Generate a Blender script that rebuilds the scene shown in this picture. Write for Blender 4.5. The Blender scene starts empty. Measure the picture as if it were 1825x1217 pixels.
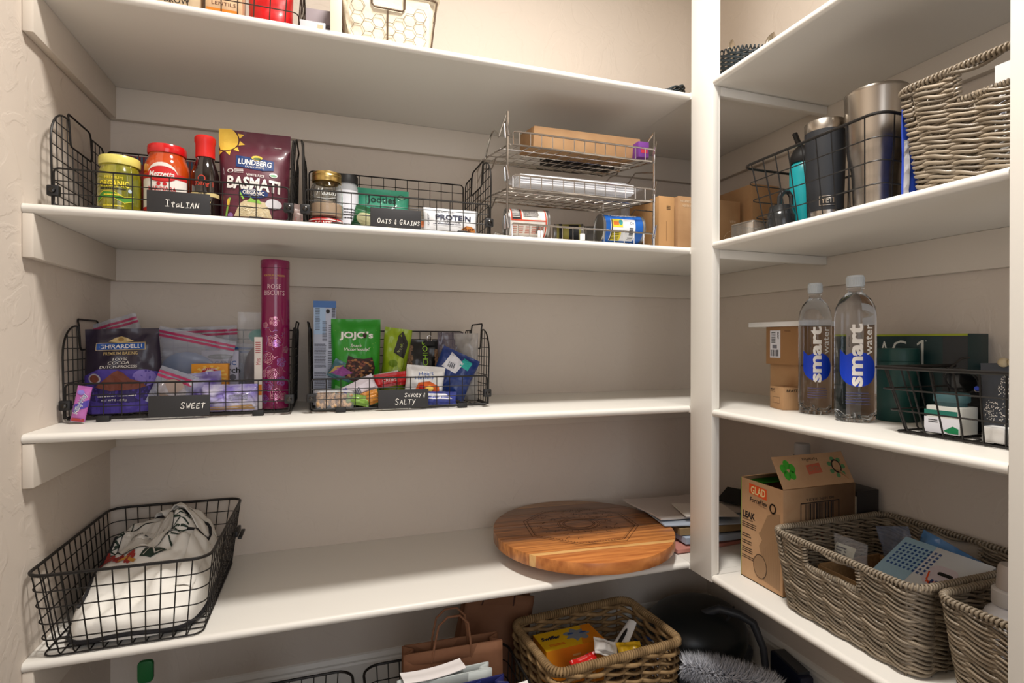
import bpy, bmesh, math, random
from mathutils import Vector, Matrix, noise
SC = bpy.context.scene
COL = SC.collection
PI = math.pi
sin, cos = math.sin, math.cos
# ---------------------------------------------------------------- camera
CAM = (0.5592, -1.2976, 1.10)
cd = bpy.data.cameras.new('camera'); co = bpy.data.objects.new('camera', cd); COL.objects.link(co)
yaw, pitch, roll = 0.327, -0.0021, 0.0019
fw = Vector((sin(yaw)*cos(pitch), cos(yaw)*cos(pitch), sin(pitch)))
rt = Vector((cos(yaw), -sin(yaw), 0)); up = rt.cross(fw)
r2 = rt*cos(roll) + up*sin(roll); u2 = up*cos(roll) - rt*sin(roll)
m = Matrix((r2, u2, -fw)).transposed().to_4x4(); m.translation = Vector(CAM)
co.matrix_world = m
cd.sensor_width = 36; cd.lens = 971.05/1825*36; cd.clip_start = .02
SC.camera = co
# ---------------------------------------------------------------- light and exposure
SC.view_settings.view_transform = 'Standard'; SC.view_settings.look = 'None'
SC.view_settings.gamma = 1; SC.view_settings.use_curve_mapping = False
SC.view_settings.exposure = 0.22
w = bpy.data.worlds.new('world'); SC.world = w; w.use_nodes = True
bg = w.node_tree.nodes['Background']; bg.inputs[0].default_value = (.80, .88, 1, 1); bg.inputs[1].default_value = .9
def area(name, loc, size, power, col, target, sy=None, shape='DISK', spread=PI):
    l = bpy.data.lights.new(name, 'AREA'); l.shape = shape; l.size = size
    if sy: l.size_y = sy
    l.energy = power; l.color = col; l.spread = spread
    o = bpy.data.objects.new(name, l); COL.objects.link(o); o.location = loc
    d = Vector(target) - Vector(loc); o.rotation_euler = d.to_track_quat('-Z', 'Y').to_euler()
    return o
area('ceiling_light', (0.95, -0.63, 2.70), .30, 31, (1, .955, .895), (0.95, -.63, 0), spread=2.8)
area('door_daylight', (0.75, -2.30, 1.35), 1.0, 7.5, (.97, .97, 1), (.9, 0, .9), 1.7, 'RECTANGLE')

# ---------------------------------------------------------------- helpers
def lin(c):
    return tuple(((x/255)/12.92 if x/255 <= .04045 else ((x/255+.055)/1.055)**2.4) for x in c) + (1,)
MATS = {}
def mat(name, rgb, rough=.5, metal=0., trans=0., ior=1.45, alpha=1., bump=None, var=None, island=0., spec=.5, coat=0., stretch=None, emit=0, thin=False):
    if name in MATS: return MATS[name]
    M = bpy.data.materials.new(name); M.use_nodes = True; nt = M.node_tree; N = nt.nodes; L = nt.links
    b = N['Principled BSDF']; col = lin(rgb)
    b.inputs['Base Color'].default_value = col; b.inputs['Roughness'].default_value = rough
    b.inputs['Metallic'].default_value = metal; b.inputs['Transmission Weight'].default_value = trans
    b.inputs['IOR'].default_value = ior; b.inputs['Alpha'].default_value = alpha
    b.inputs['Specular IOR Level'].default_value = spec; b.inputs['Coat Weight'].default_value = coat
    tc = N.new('ShaderNodeTexCoord'); mp = N.new('ShaderNodeMapping'); L.new(tc.outputs['Object'], mp.inputs[0])
    if stretch: mp.inputs['Scale'].default_value = stretch
    out = None
    if var:   # (rgb2, scale, detail)
        n = N.new('ShaderNodeTexNoise'); n.inputs['Scale'].default_value = var[1]; n.inputs['Detail'].default_value = 4
        L.new(mp.outputs[0], n.inputs['Vector'])
        r = N.new('ShaderNodeValToRGB'); r.color_ramp.elements[0].position = .35; r.color_ramp.elements[1].position = .65
        r.color_ramp.elements[0].color = col; r.color_ramp.elements[1].color = lin(var[0])
        L.new(n.outputs['Fac'], r.inputs[0]); out = r.outputs[0]; L.new(out, b.inputs['Base Color'])
    if island:
        g = N.new('ShaderNodeNewGeometry'); h = N.new('ShaderNodeHueSaturation')
        mr = N.new('ShaderNodeMapRange'); mr.inputs['To Min'].default_value = 1-island; mr.inputs['To Max'].default_value = 1+island
        L.new(g.outputs['Random Per Island'], mr.inputs[0]); L.new(mr.outputs[0], h.inputs['Value'])
        if out: L.new(out, h.inputs['Color'])
        else: h.inputs['Color'].default_value = col
        L.new(h.outputs[0], b.inputs['Base Color'])
    if bump:  # (scale, strength, distance)
        n = N.new('ShaderNodeTexNoise'); n.inputs['Scale'].default_value = bump[0]; n.inputs['Detail'].default_value = 5
        L.new(mp.outputs[0], n.inputs['Vector'])
        bp = N.new('ShaderNodeBump'); bp.inputs['Strength'].default_value = bump[1]; bp.inputs['Distance'].default_value = bump[2]
        L.new(n.outputs['Fac'], bp.inputs['Height']); L.new(bp.outputs[0], b.inputs['Normal'])
    if emit:
        b.inputs['Emission Color'].default_value = col; b.inputs['Emission Strength'].default_value = emit
    M.diffuse_color = col
    MATS[name] = M; return M

class MB:
    def __init__(s): s.v = []; s.f = []; s.m = []; s.cur = 0
    def add(s, vs, fs, M=None):
        k = len(s.v)
        s.v += [tuple(M @ Vector(v)) if M else tuple(v) for v in vs]
        s.f += [tuple(i+k for i in f) for f in fs]; s.m += [s.cur]*len(fs); return s
    def box(s, x0, x1, y0, y1, z0, z1, M=None):
        vs = [(x, y, z) for z in (z0, z1) for y in (y0, y1) for x in (x0, x1)]
        return s.add(vs, [(0, 2, 3, 1), (4, 5, 7, 6), (0, 1, 5, 4), (1, 3, 7, 5), (3, 2, 6, 7), (2, 0, 4, 6)], M)
    def tube(s, P, r, n=6, closed=False, cap=True, M=None):
        P = [Vector(p) for p in P]; m_ = len(P)
        if m_ < 2: return s
        T = []
        for i in range(m_):
            a = P[(i-1) % m_] if closed or i > 0 else P[i]; b = P[(i+1) % m_] if closed or i < m_-1 else P[i]
            d = (b-a); T.append(d.normalized() if d.length > 1e-9 else Vector((0, 0, 1)))
        u = T[0].orthogonal().normalized(); vs = []; U = []
        for i in range(m_):
            u = u - T[i]*u.dot(T[i])
            u = u.normalized() if u.length > 1e-6 else T[i].orthogonal().normalized()
            U.append(u)
        tw = 0.
        if closed:
            u = U[-1] - T[0]*U[-1].dot(T[0]); u.normalize(); w_ = T[0].cross(U[0]); tw = math.atan2(u.dot(w_), u.dot(U[0]))
        for i in range(m_):
            w_ = T[i].cross(U[i]); rr = r[i] if isinstance(r, (list, tuple)) else r
            for k in range(n):
                a = 2*PI*k/n - tw*i/m_; vs.append(P[i] + U[i]*cos(a)*rr + w_*sin(a)*rr)
        fs = []
        for i in range(m_ if closed else m_-1):
            j = (i+1) % m_
            for k in range(n): fs.append((i*n+k, i*n+(k+1) % n, j*n+(k+1) % n, j*n+k))
        if cap and not closed: fs += [tuple(range(n-1, -1, -1)), tuple((m_-1)*n+k for k in range(n))]
        return s.add(vs, fs, M)
    def lathe(s, prof, n=36, M=None, a0=0, rx=1, ry=1):
        vs = []; fs = []
        for r, z in prof:
            for k in range(n):
                a = 2*PI*k/n + a0; vs.append((r*cos(a)*rx, r*sin(a)*ry, z))
        for i in range(len(prof)-1):
            for k in range(n): fs.append((i*n+k, i*n+(k+1) % n, (i+1)*n+(k+1) % n, (i+1)*n+k))
        if prof[0][0] > 1e-6: fs.append(tuple(range(n-1, -1, -1)))
        if prof[-1][0] > 1e-6: fs.append(tuple((len(prof)-1)*n+k for k in range(n)))
        return s.add(vs, fs, M)
    def surf(s, fn, nu, nv, M=None, closed=False):
        vs = [fn(i/nu, j/nv) for j in range(nv+1) for i in range(nu if closed else nu+1)]
        W = nu if closed else nu+1; fs = []
        for j in range(nv):
            for i in range(nu):
                i2 = (i+1) % W if closed else i+1
                fs.append((j*W+i, j*W+i2, (j+1)*W+i2, (j+1)*W+i))
        return s.add(vs, fs, M)
    def prism(s, poly, z0, z1, M=None):
        n = len(poly); vs = [(x, y, z0) for x, y in poly] + [(x, y, z1) for x, y in poly]
        return s.add(vs, [tuple(range(n-1, -1, -1)), tuple(range(n, 2*n))] + [(i, (i+1) % n, n+(i+1) % n, n+i) for i in range(n)], M)
    def ball(s, c, r, n=12, sc=(1, 1, 1)):
        prof = [(max(1e-7, sin(PI*i/(n//2+2))), -cos(PI*i/(n//2+2))) for i in range(n//2+3)]
        M = Matrix.Translation(Vector(c)) @ Matrix.Diagonal((r*sc[0], r*sc[1], r*sc[2], 1))
        return s.lathe(prof, n, M)
    def build(s, name, mats, parent=None, bevel=0, seg=2, smooth=True, ang=38, solid=0, fix=True, kind=None, label=None):
        me = bpy.data.meshes.new(name)
        if not isinstance(mats, (list, tuple)): mats = [mats]
        for mm in mats: me.materials.append(mm)
        bm = bmesh.new(); V = [bm.verts.new(v) for v in s.v]
        for f, mi in zip(s.f, s.m):
            if len(set(f)) < 3: continue
            try: F = bm.faces.new([V[i] for i in f]); F.material_index = mi
            except ValueError: pass
        if fix:
            bmesh.ops.remove_doubles(bm, verts=bm.verts, dist=1e-6)
            bmesh.ops.recalc_face_normals(bm, faces=bm.faces)
        if bevel:
            bmesh.ops.bevel(bm, geom=[e for e in bm.edges if len(e.link_faces) == 2 and e.calc_face_angle(0) > .5], offset=bevel, segments=seg, affect='EDGES', profile=.5)
        if smooth:
            for F in bm.faces: F.smooth = True
            for e in bm.edges:
                if len(e.link_faces) == 2 and e.calc_face_angle(0) > math.radians(ang): e.smooth = False
        bm.to_mesh(me); bm.free()
        o = bpy.data.objects.new(name, me); COL.objects.link(o)
        if parent: o.parent = parent
        if kind: o['kind'] = kind
        if label: o['label'] = label
        if solid:
            md = o.modifiers.new('s', 'SOLIDIFY'); md.thickness = solid; md.offset = 0
        return o
def thing(name, label, cat, loc=(0, 0, 0), rz=0, group=None, rx=0, ry=0):
    o = bpy.data.objects.new(name, None); COL.objects.link(o); o.empty_display_size = .02
    o.location = loc; o.rotation_euler = (rx, ry, rz); o['label'] = label; o['category'] = cat
    if group: o['group'] = group
    return o
def tag(o, label, cat, group=None, loc=None, rz=0, rx=0, ry=0):
    o['label'] = label; o['category'] = cat
    if group: o['group'] = group
    if loc is not None: o.location = loc; o.rotation_euler = (rx, ry, rz)
    return o
def struct(o): o['kind'] = 'structure'; return o
def T(x=0, y=0, z=0, rx=0, ry=0, rz=0, s=1):
    return Matrix.Translation((x, y, z)) @ Matrix.Rotation(rz, 4, 'Z') @ Matrix.Rotation(ry, 4, 'Y') @ Matrix.Rotation(rx, 4, 'X') @ Matrix.Scale(s, 4)
def arc(cx, cy, r, a0, a1, n=6):
    return [(cx+r*cos(a0+(a1-a0)*i/n), cy+r*sin(a0+(a1-a0)*i/n)) for i in range(n+1)]
def rrect(x0, x1, y0, y1, r, n=5):
    return arc(x1-r, y0+r, r, -PI/2, 0, n)+arc(x1-r, y1-r, r, 0, PI/2, n)+arc(x0+r, y1-r, r, PI/2, PI, n)+arc(x0+r, y0+r, r, PI, 1.5*PI, n)
R90 = -PI/2     # a front turned towards the room for things on the right-hand shelves
# ---- flat print: words and shapes laid on a surface through fn(u, v, height)
_tc = {}
def text_tris(s, bold):
    k = (s, bold)
    if k not in _tc:
        cu = bpy.data.curves.new('t', 'FONT'); cu.body = s; cu.offset = bold; cu.resolution_u = 2
        o = bpy.data.objects.new('t', cu); COL.objects.link(o); bpy.context.view_layer.update()
        me = bpy.data.meshes.new_from_object(o)
        vs = [(v.co.x, v.co.y) for v in me.vertices]; fs = [tuple(p.vertices) for p in me.polygons]
        bpy.data.objects.remove(o); bpy.data.curves.remove(cu); bpy.data.meshes.remove(me)
        xs = [v[0] for v in vs] or [0, 1]; ys = [v[1] for v in vs] or [0, 1]
        x0, x1, y0, y1 = min(xs), max(xs), min(ys), max(ys)
        _tc[k] = ([((x-x0)/max(1e-6, x1-x0)-.5, (y-y0)/max(1e-6, y1-y0)-.5) for x, y in vs], fs)
    return _tc[k]
class Decal:
    def __init__(s, fn, step=None, eps=.0004): s.fn = fn; s.step = step; s.eps = eps; s.it = []
    def shape(s, vs, fs, m, layer): s.it.append((vs, fs, m, layer)); return s
    def text(s, t, u, v, w, h, m, layer=2, rot=0, bold=0., shear=0., arch=0.):
        vs, fs = text_tris(t, bold); c, q = cos(rot), sin(rot); out = []
        for x, y in vs:
            X = x*w + y*h*shear; Y = y*h + arch*(1-4*x*x); out.append((u + X*c - Y*q, v + X*q + Y*c))
        return s.shape(out, fs, m, layer)
    def poly(s, pts, m, layer=1): return s.shape(list(pts), [tuple(range(len(pts)))], m, layer)
    def rect(s, u0, u1, v0, v1, m, layer=1): return s.poly([(u0, v0), (u1, v0), (u1, v1), (u0, v1)], m, layer)
    def ell(s, u, v, a, b, m, layer=1, n=28): return s.poly([(u+a*cos(2*PI*i/n), v+b*sin(2*PI*i/n)) for i in range(n)], m, layer)
    def line(s, pts, w, m, layer=2):
        for (a, b), (c, d) in zip(pts, pts[1:]):
            L_ = math.hypot(c-a, d-b) or 1e-9; nx, ny = -(d-b)/L_*w/2, (c-a)/L_*w/2; ex, ey = (c-a)/L_*w*.35, (d-b)/L_*w*.35
            s.poly([(a-ex+nx, b-ey+ny), (a-ex-nx, b-ey-ny), (c+ex-nx, d+ey-ny), (c+ex+nx, d+ey+ny)], m, layer)
        return s
    def blocktext(s, u0, u1, v0, v1, rows, m, layer=2, seed=1, fill=.6):   # rows of unreadably small print
        R_ = random.Random(seed); h = (v1-v0)/rows
        for r_ in range(rows):
            x = u0
            while x < u1:
                w_ = R_.uniform(.03, .10)*(u1-u0)
                if x+w_ > u1: break
                s.rect(x, x+w_*.8, v1-(r_+fill)*h, v1-r_*h-h*.12, m, layer); x += w_
        return s
    def barcode(s, u0, u1, v0, v1, m, layer=2, seed=3, n=26, across=True):
        R_ = random.Random(seed); x = 0; tot = [R_.choice((1, 1, 2, 3)) for _ in range(n*2)]; S_ = sum(tot)
        for i, t in enumerate(tot):
            if i % 2 == 0:
                if across: s.rect(u0+(u1-u0)*x/S_, u0+(u1-u0)*(x+t)/S_, v0, v1, m, layer)
                else: s.rect(u0, u1, v0+(v1-v0)*x/S_, v0+(v1-v0)*(x+t)/S_, m, layer)
            x += t
        return s
    def build(s, name, parent, M=None):
        ms = []; V = []; F = []; I = []; 
        if s.step:
            bm = bmesh.new(); ly = bm.verts.layers.float.new('L')
            for vs, fs, m_, la in s.it:
                if m_ not in ms: ms.append(m_)
                k = ms.index(m_); bv = []
                for v in vs:
                    b = bm.verts.new((v[0], v[1], 0)); b[ly] = la; bv.append(b)
                for f in fs:
                    try: bf = bm.faces.new([bv[i] for i in f]); bf.material_index = k
                    except ValueError: pass
            bmesh.ops.triangulate(bm, faces=[f for f in bm.faces if len(f.verts) > 4])
            for ax in (0, 1):
                st = s.step[ax]
                if not st: continue
                lo = min(v.co[ax] for v in bm.verts); hi = max(v.co[ax] for v in bm.verts)
                x = math.floor(lo/st)*st+st*.5
                while x < hi:
                    pc = [0, 0, 0]; pn = [0, 0, 0]; pc[ax] = x; pn[ax] = 1
                    bmesh.ops.bisect_plane(bm, geom=bm.verts[:]+bm.edges[:]+bm.faces[:], dist=1e-7, plane_co=pc, plane_no=pn); x += st
            bm.verts.index_update(); bm.verts.ensure_lookup_table()
            V = [tuple(s.fn(v.co.x, v.co.y, v[ly]*s.eps+(.0006 if s.eps > .0004 else 0))) for v in bm.verts]
            F = [tuple(v.index for v in f.verts) for f in bm.faces]; I = [f.material_index for f in bm.faces]; bm.free()
        else:
            for vs, fs, m_, la in s.it:
                if m_ not in ms: ms.append(m_)
                k = ms.index(m_); o_ = len(V)
                V += [tuple(s.fn(v[0], v[1], la*s.eps)) for v in vs]; F += [tuple(i+o_ for i in f) for f in fs]; I += [k]*len(fs)
        me = bpy.data.meshes.new(name); me.from_pydata([M @ Vector(v) if M else v for v in V], [], F)
        for m_ in ms: me.materials.append(m_)
        me.polygons.foreach_set('material_index', I); me.update()
        o = bpy.data.objects.new(name, me); COL.objects.link(o); o.parent = parent; return o
def ink(name, rgb, rough=.6): return mat('ink_'+name, rgb, rough)
def front(y, cx=0, z0=0): return lambda u, v, h: (cx+u, y-h, z0+v)
def side(x, s=1): return lambda u, v, h: (x+s*h, s*u, v)         # s=+1: seen from +x, u runs to +y
def topf(z): return lambda u, v, h: (u, v, z+h)
def cyl(R, z0=0, a0=0): return lambda u, v, h: ((R+h)*sin(u/R+a0), -(R+h)*cos(u/R+a0), z0+v)
BK = ink('black', (22, 21, 22)); WH = ink('white', (238, 234, 228)); RD = ink('red', (190, 22, 24))
# ---------------------------------------------------------------- the setting
Z1, Z2, Z3, Z4 = 1.8018, 1.3647, 0.9160, 0.4726
TH, CT, CH = .0192, .0190, .0862
XR, XW, YB, YE = 1.5325, 1.957, .46, -.76
wallm = mat('wall_paint', (212, 200, 187), .75, bump=(9, .55, .012))
N_ = wallm.node_tree                                     # trowelled drywall: broad smooth flats with sharp ridges
for n in N_.nodes:
    if n.type == 'BUMP': bp_ = n
mu = N_.nodes.new('ShaderNodeTexVoronoi'); mu.feature = 'DISTANCE_TO_EDGE'; mu.inputs['Scale'].default_value = 16
nn = N_.nodes.new('ShaderNodeTexNoise'); nn.inputs['Scale'].default_value = 11; nn.inputs['Detail'].default_value = 6; nn.inputs['Distortion'].default_value = 1.4
cr = N_.nodes.new('ShaderNodeValToRGB'); cr.color_ramp.elements[0].position = .50; cr.color_ramp.elements[1].position = .56
tc_ = [n for n in N_.nodes if n.type == 'TEX_COORD'][0]
N_.links.new(tc_.outputs['Object'], nn.inputs['Vector']); N_.links.new(nn.outputs['Fac'], cr.inputs[0]); N_.links.new(cr.outputs[0], bp_.inputs['Height'])
bp_.inputs['Strength'].default_value = .22; bp_.inputs['Distance'].default_value = .0025
N_.nodes.remove(mu)
shm = mat('shelf_paint', (229, 225, 217), .38, bump=(60, .05, .001))
clm = mat('cleat_paint', (216, 206, 193), .5)
flm = mat('floor_tile', (120, 108, 96), .5, var=((104, 92, 80), 6, 3))
cem = mat('ceiling_paint', (225, 220, 210), .8)
def wall(name, b, m=None): return struct(MB().box(*b).build(name, m or wallm, smooth=False))
wall('wall_left', (-.1, 0, -2.6, YB+.1, 0, 2.75))
wall('wall_back', (0, XW, YB, YB+.1, 0, 2.75))
wall('wall_right', (XW, XW+.1, -2.6, YB+.1, 0, 2.75))
wall('floor', (-.1, XW+.1, -2.6, YB+.1, -.1, 0), flm)
wall('ceiling', (-.1, XW+.1, -2.6, YB+.1, 2.75, 2.85), cem)
fr = MB().box(0, .30, -2.6, -2.5, 0, 2.75).box(1.25, XW, -2.6, -2.5, 0, 2.75).box(.30, 1.25, -2.6, -2.5, 2.1, 2.75)
struct(fr.build('wall_front', wallm, smooth=False))
def base(name, x0, y0, x1, y1):       # a moulded baseboard between two floor points, its face on the left of the run
    d = Vector((x1-x0, y1-y0)); L_ = d.length; a = math.atan2(d.y, d.x)
    prof = [(0, 0), (.014, 0), (.014, .098), (.011, .104), (.012, .110), (.006, .122), (0, .125)]
    mb = MB(); n = len(prof); vs = [(0, p[0], p[1]) for p in prof]+[(L_, p[0], p[1]) for p in prof]
    mb.add(vs, [tuple(range(n-1, -1, -1)), tuple(range(n, 2*n))]+[(i, (i+1) % n, n+(i+1) % n, n+i) for i in range(n)], T(x0, y0, 0, rz=a))
    return struct(mb.build(name, shm, smooth=False))
base('baseboard_back', XW-.0002, YB-.0002, .0002, YB-.0002)
base('baseboard_right', XW-.0002, -2.49, XW-.0002, YB-.015)
base('baseboard_left', .0002, YB-.015, .0002, -2.49)
# shelves: a bullnose board, the cleats that carry it and, at the corner, the stretcher under the joint
def nose_prof(r, n=8): return [(-r*sin(PI*i/n)*1.0, r*cos(PI*i/n)) for i in range(n+1)]
def shelf(z, label, run):
    if run == 'back':
        t = thing('pantry_shelf', label, 'shelf', (0, 0, z))
        pr = [(YB-.0005, 0), (.0096, 0)]+[(.0096+a, -.0096+b) for a, b in nose_prof(.0096)]+[(.0096, -TH), (YB-.0005, -TH)]
        n = len(pr); x0, x1 = .0005, XW-.0005
        # the nosing stops at the post; behind it the board runs on square
        mb = MB(); mb.add([(x0, a, b) for a, b in pr]+[(XR-.0005, a, b) for a, b in pr],
                          [tuple(range(n)), tuple(range(2*n-1, n-1, -1))]+[(i, n+i, n+(i+1) % n, (i+1) % n) for i in range(n)])
        mb.box(XR-.001, XR+.0268, .0005, YB-.0005, -TH, 0).box(XR+.0268, x1, -.064, YB-.0005, -TH, 0)
        mb.build('board', shm, t, ang=50)
        c = MB().box(.0005, CT, .003, YB-CT, -TH-CH, -TH-.0003); c.build('cleat', clm, t, bevel=.0015)
        c = MB().box(.0005, XW-.02, YB-CT, YB-.0005, -TH-CH, -TH-.0003); c.build('cleat', clm, t, bevel=.0015)
        if z > 1.2: c = MB().box(XR+.0268, XW-CT-.001, -.089, -.070, -TH-.024, -TH-.0003); c.build('stretcher', shm, t, bevel=.0015)
    else:
        t = thing('pantry_shelf', label, 'shelf', (XR, 0, z))
        x1 = XW-XR-.0005; y0, y1 = YE+.001, -.0645
        pr = [(x1, 0), (.0096, 0)]+[(.0096+a, -.0096+b) for a, b in nose_prof(.0096)]+[(.0096, -TH), (x1, -TH)]
        n = len(pr); y1b = -.0915; y0b = -1.25
        MB().add([(a, y1b, b) for a, b in pr]+[(a, y0, b) for a, b in pr],
                 [tuple(range(n)), tuple(range(2*n-1, n-1, -1))]+[(i, n+i, n+(i+1) % n, (i+1) % n) for i in range(n)]).box(.0268, x1, y1b-.001, y1, -TH, 0).box(.0268, x1, y0b, y0+.001, -TH, 0).build('board', shm, t, ang=50)
        MB().box(x1-CT, x1, y0b, YB-CT-.001, -TH-CH, -TH-.0003).build('cleat', clm, t, bevel=.0015)
for z, w_ in ((Z1, 'topmost'), (Z2, 'second from top'), (Z3, 'third from top'), (Z4, 'lowest')):
    shelf(z, 'white painted shelf along the back wall, '+w_, 'back')
    shelf(z, 'white painted shelf of the right-hand unit, '+w_, 'right')
def post(y, label, z0=Z4-TH, d=.091):
    t = thing('shelf_post', label, 'post', (XR, y, z0))
    MB().box(0, .0190, -d, 0, 0, 2.749-z0).build('face_board', shm, t, bevel=.0015)
    MB().box(.0192, .0262, -d+.002, -.002, .0, 2.749-z0).build('edge_strip', shm, t, bevel=.001)
post(0, 'white vertical post where the back shelves meet the right-hand shelves')
post(YE, 'white vertical post at the right edge of the picture', 0, .12)
# ---------------------------------------------------------------- wire goods
blk = mat('black_wire', (30, 27, 25), .45, metal=.3)
blp = mat('black_plastic', (26, 25, 26), .5)
chalk = mat('chalk_plate', (38, 37, 39), .6)
chrome = mat('chrome', (205, 200, 195), .18, metal=1)
steel = mat('brushed_steel', (178, 170, 160), .27, metal=1, bump=(90, .06, .001), stretch=(1, 1, .02))
STROKE = {
 'I': [[(.1, 1), (.9, 1)], [(.5, 1), (.5, 0)], [(.1, 0), (.9, .05)]], 'T': [[(.0, .95), (1, 1)], [(.5, 1), (.45, 0)]],
 't': [[(.5, 1), (.45, .1), (.7, 0)], [(.1, .65), (.95, .7)]], 'A': [[(.0, 0), (.5, 1), (1, 0)], [(.2, .4), (.8, .4)]],
 'a': [[(.85, .6), (.4, .7), (.1, .35), (.3, 0), (.8, .3), (.85, .6), (.9, 0)]], 'L': [[(.1, 1), (.1, 0), (.9, .05)]],
 'N': [[(.05, 0), (.1, 1), (.8, .05), (.9, 1)]], 'S': [[(.9, .85), (.5, 1), (.1, .75), (.5, .5), (.9, .25), (.5, 0), (.05, .15)]],
 'W': [[(0, 1), (.25, 0), (.5, .7), (.75, 0), (1, 1)]], 'E': [[(.9, 1), (.1, .95), (.1, 0), (.9, .05)], [(.1, .5), (.75, .55)]],
 'V': [[(0, 1), (.45, 0), (1, 1)]], 'O': [[(.5, 1), (.1, .7), (.1, .25), (.5, 0), (.9, .3), (.88, .75), (.5, 1)]],
 'R': [[(.1, 0), (.1, 1), (.7, .95), (.8, .7), (.1, .45), (.9, 0)]], 'Y': [[(0, 1), (.45, .5)], [(1, 1), (.25, -.2)]],
 'G': [[(.9, .85), (.5, 1), (.1, .6), (.2, .1), (.7, 0), (.9, .4), (.55, .42)]],
 '&': [[(.8, .8), (.4, .95), (.35, .6), (.8, .5)], [(.8, .5), (.2, .35), (.4, 0), (.85, .15)], [(.55, 1.15), (.55, -.15)]]}
def handwrite(d, txt, u, v, h, m, first=1.25, pitch=.72, w=.0013):
    x = u
    for i, ch in enumerate(txt):
        if ch == ' ': x += h*.5; continue
        s_ = first if (i == 0 or txt[i-1] == ' ') and ch != '&' else 1
        for st in STROKE[ch]: d.line([(x+a*h*pitch*.85*s_+b*h*.12, v+b*h*s_+.0006*sin(7*a+i)) for a, b in st], w, m)
        x += h*pitch*s_ + h*.12
def panel(rim, wires, poly, f, su, sv, rr=.0021, rw=.0011, closed=True, ou=0, ov=0):
    rim.tube([f(*p) for p in poly], rr, 6, closed=closed)
    us = [p[0] for p in poly]; vs = [p[1] for p in poly]
    for ax, st, off in ((0, su, ou), (1, sv, ov)):
        lo = min(p[ax] for p in poly); hi = max(p[ax] for p in poly); n = max(1, round((hi-lo)/st))
        for k in range(1, n):
            c = lo+(hi-lo)*k/n + 1e-5; X = []
            for a, b in zip(poly, poly[1:]+poly[:1]):
                if (a[ax]-c)*(b[ax]-c) < 0:
                    t_ = (c-a[ax])/(b[ax]-a[ax]); X.append(a[1-ax]+t_*(b[1-ax]-a[1-ax]))
            X.sort()
            for p, q in zip(X[::2], X[1::2]):
                P, Q = ((c, p), (c, q)) if ax == 0 else ((p, c), (q, c))
                wires.tube([f(*P), f(*Q)], rw, 5)
def stack_basket(label, x, y, z, W=.445, D=.28, words=None, plate=(-.03, .03), lean=.02):
    t = thing('stacking_wire_basket', label, 'basket', (x, y, z), group='black stacking wire baskets on the back shelves')
    hw, hd = W/2, D/2
    def P(name, poly, f, su, sv):
        r = MB(); w_ = MB(); panel(r, w_, poly, f, su, sv)
        o = r.build(name, blk, t); g = w_.build('wire_grid', blk, o, kind='stuff'); return o
    P('bottom_panel', rrect(-hw, hw, -hd, hd, .012), lambda a, b: (a, b, .007), .035, .035)
    P('front_panel', rrect(-hw, hw, .009, .086, .008, 3), lambda a, b: (a, -hd-.002, b), .0345, .026)
    P('back_panel', rrect(-hw, hw, .009, .212, .010, 3), lambda a, b: (a, hd+.002, b), .0345, .026)
    pl = [(-hd, .01)]+[(-hd, .14)]+[(-hd+.07-.07*cos(a), .145+.07*sin(a)) for a in [PI/2*i/7 for i in range(8)]]
    pl += [(-.055, .215), (-.05, .17), (-.043, .160), (.06, .160), (.067, .17), (.07, .215), (hd-.01, .215), (hd, .205), (hd, .01)]
    for s_ in (-1, 1):
        o = P('side_panel', pl, lambda a, b: (s_*(hw+.003+lean*b), a, b), .026, .025)
        h = MB().tube([(s_*(hw+.003+lean*.16), -.048, .163), (s_*(hw+.009), -.048, .216), (s_*(hw+.011), -.048, .228), (s_*(hw+.012), -.043, .232), (s_*(hw+.012), .063, .232), (s_*(hw+.011), .068, .228), (s_*(hw+.009), .068, .216), (s_*(hw+.003+lean*.16), .068, .163)], .0022, 6)
        h.build('side_handle', blk, t)
        c = MB().box(s_*hw-.011, s_*hw+.011, -hd-.009, -hd+.004, .028, .050).build('corner_clip', blp, t, bevel=.003)
        MB().lathe([(.0, 0), (.006, .0), (.0055, .003), (.003, .0045), (0, .005)][::1], 14, T(s_*hw, -hd-.009, .039, rx=PI/2)).build('bolt', mat('bolt', (70, 68, 66), .25, metal=1), c)
        MB().box(s_*(hw-.07)-.013, s_*(hw-.07)+.013, -hd-.007, -hd+.006, .001, .014).build('foot_clip', blp, t, bevel=.002)
    if words:
        x0, x1 = plate; lp = MB().box(x0, x1, -hd-.0085, -hd-.0055, .006, .055).build('label_plate', chalk, t, bevel=.001)
        d = Decal(front(-hd-.0085), eps=.0003)
        for (tx, u, v, h) in words: handwrite(d, tx, u, v, h, WH)
        d.build('handwriting', lp)
    return t
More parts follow.
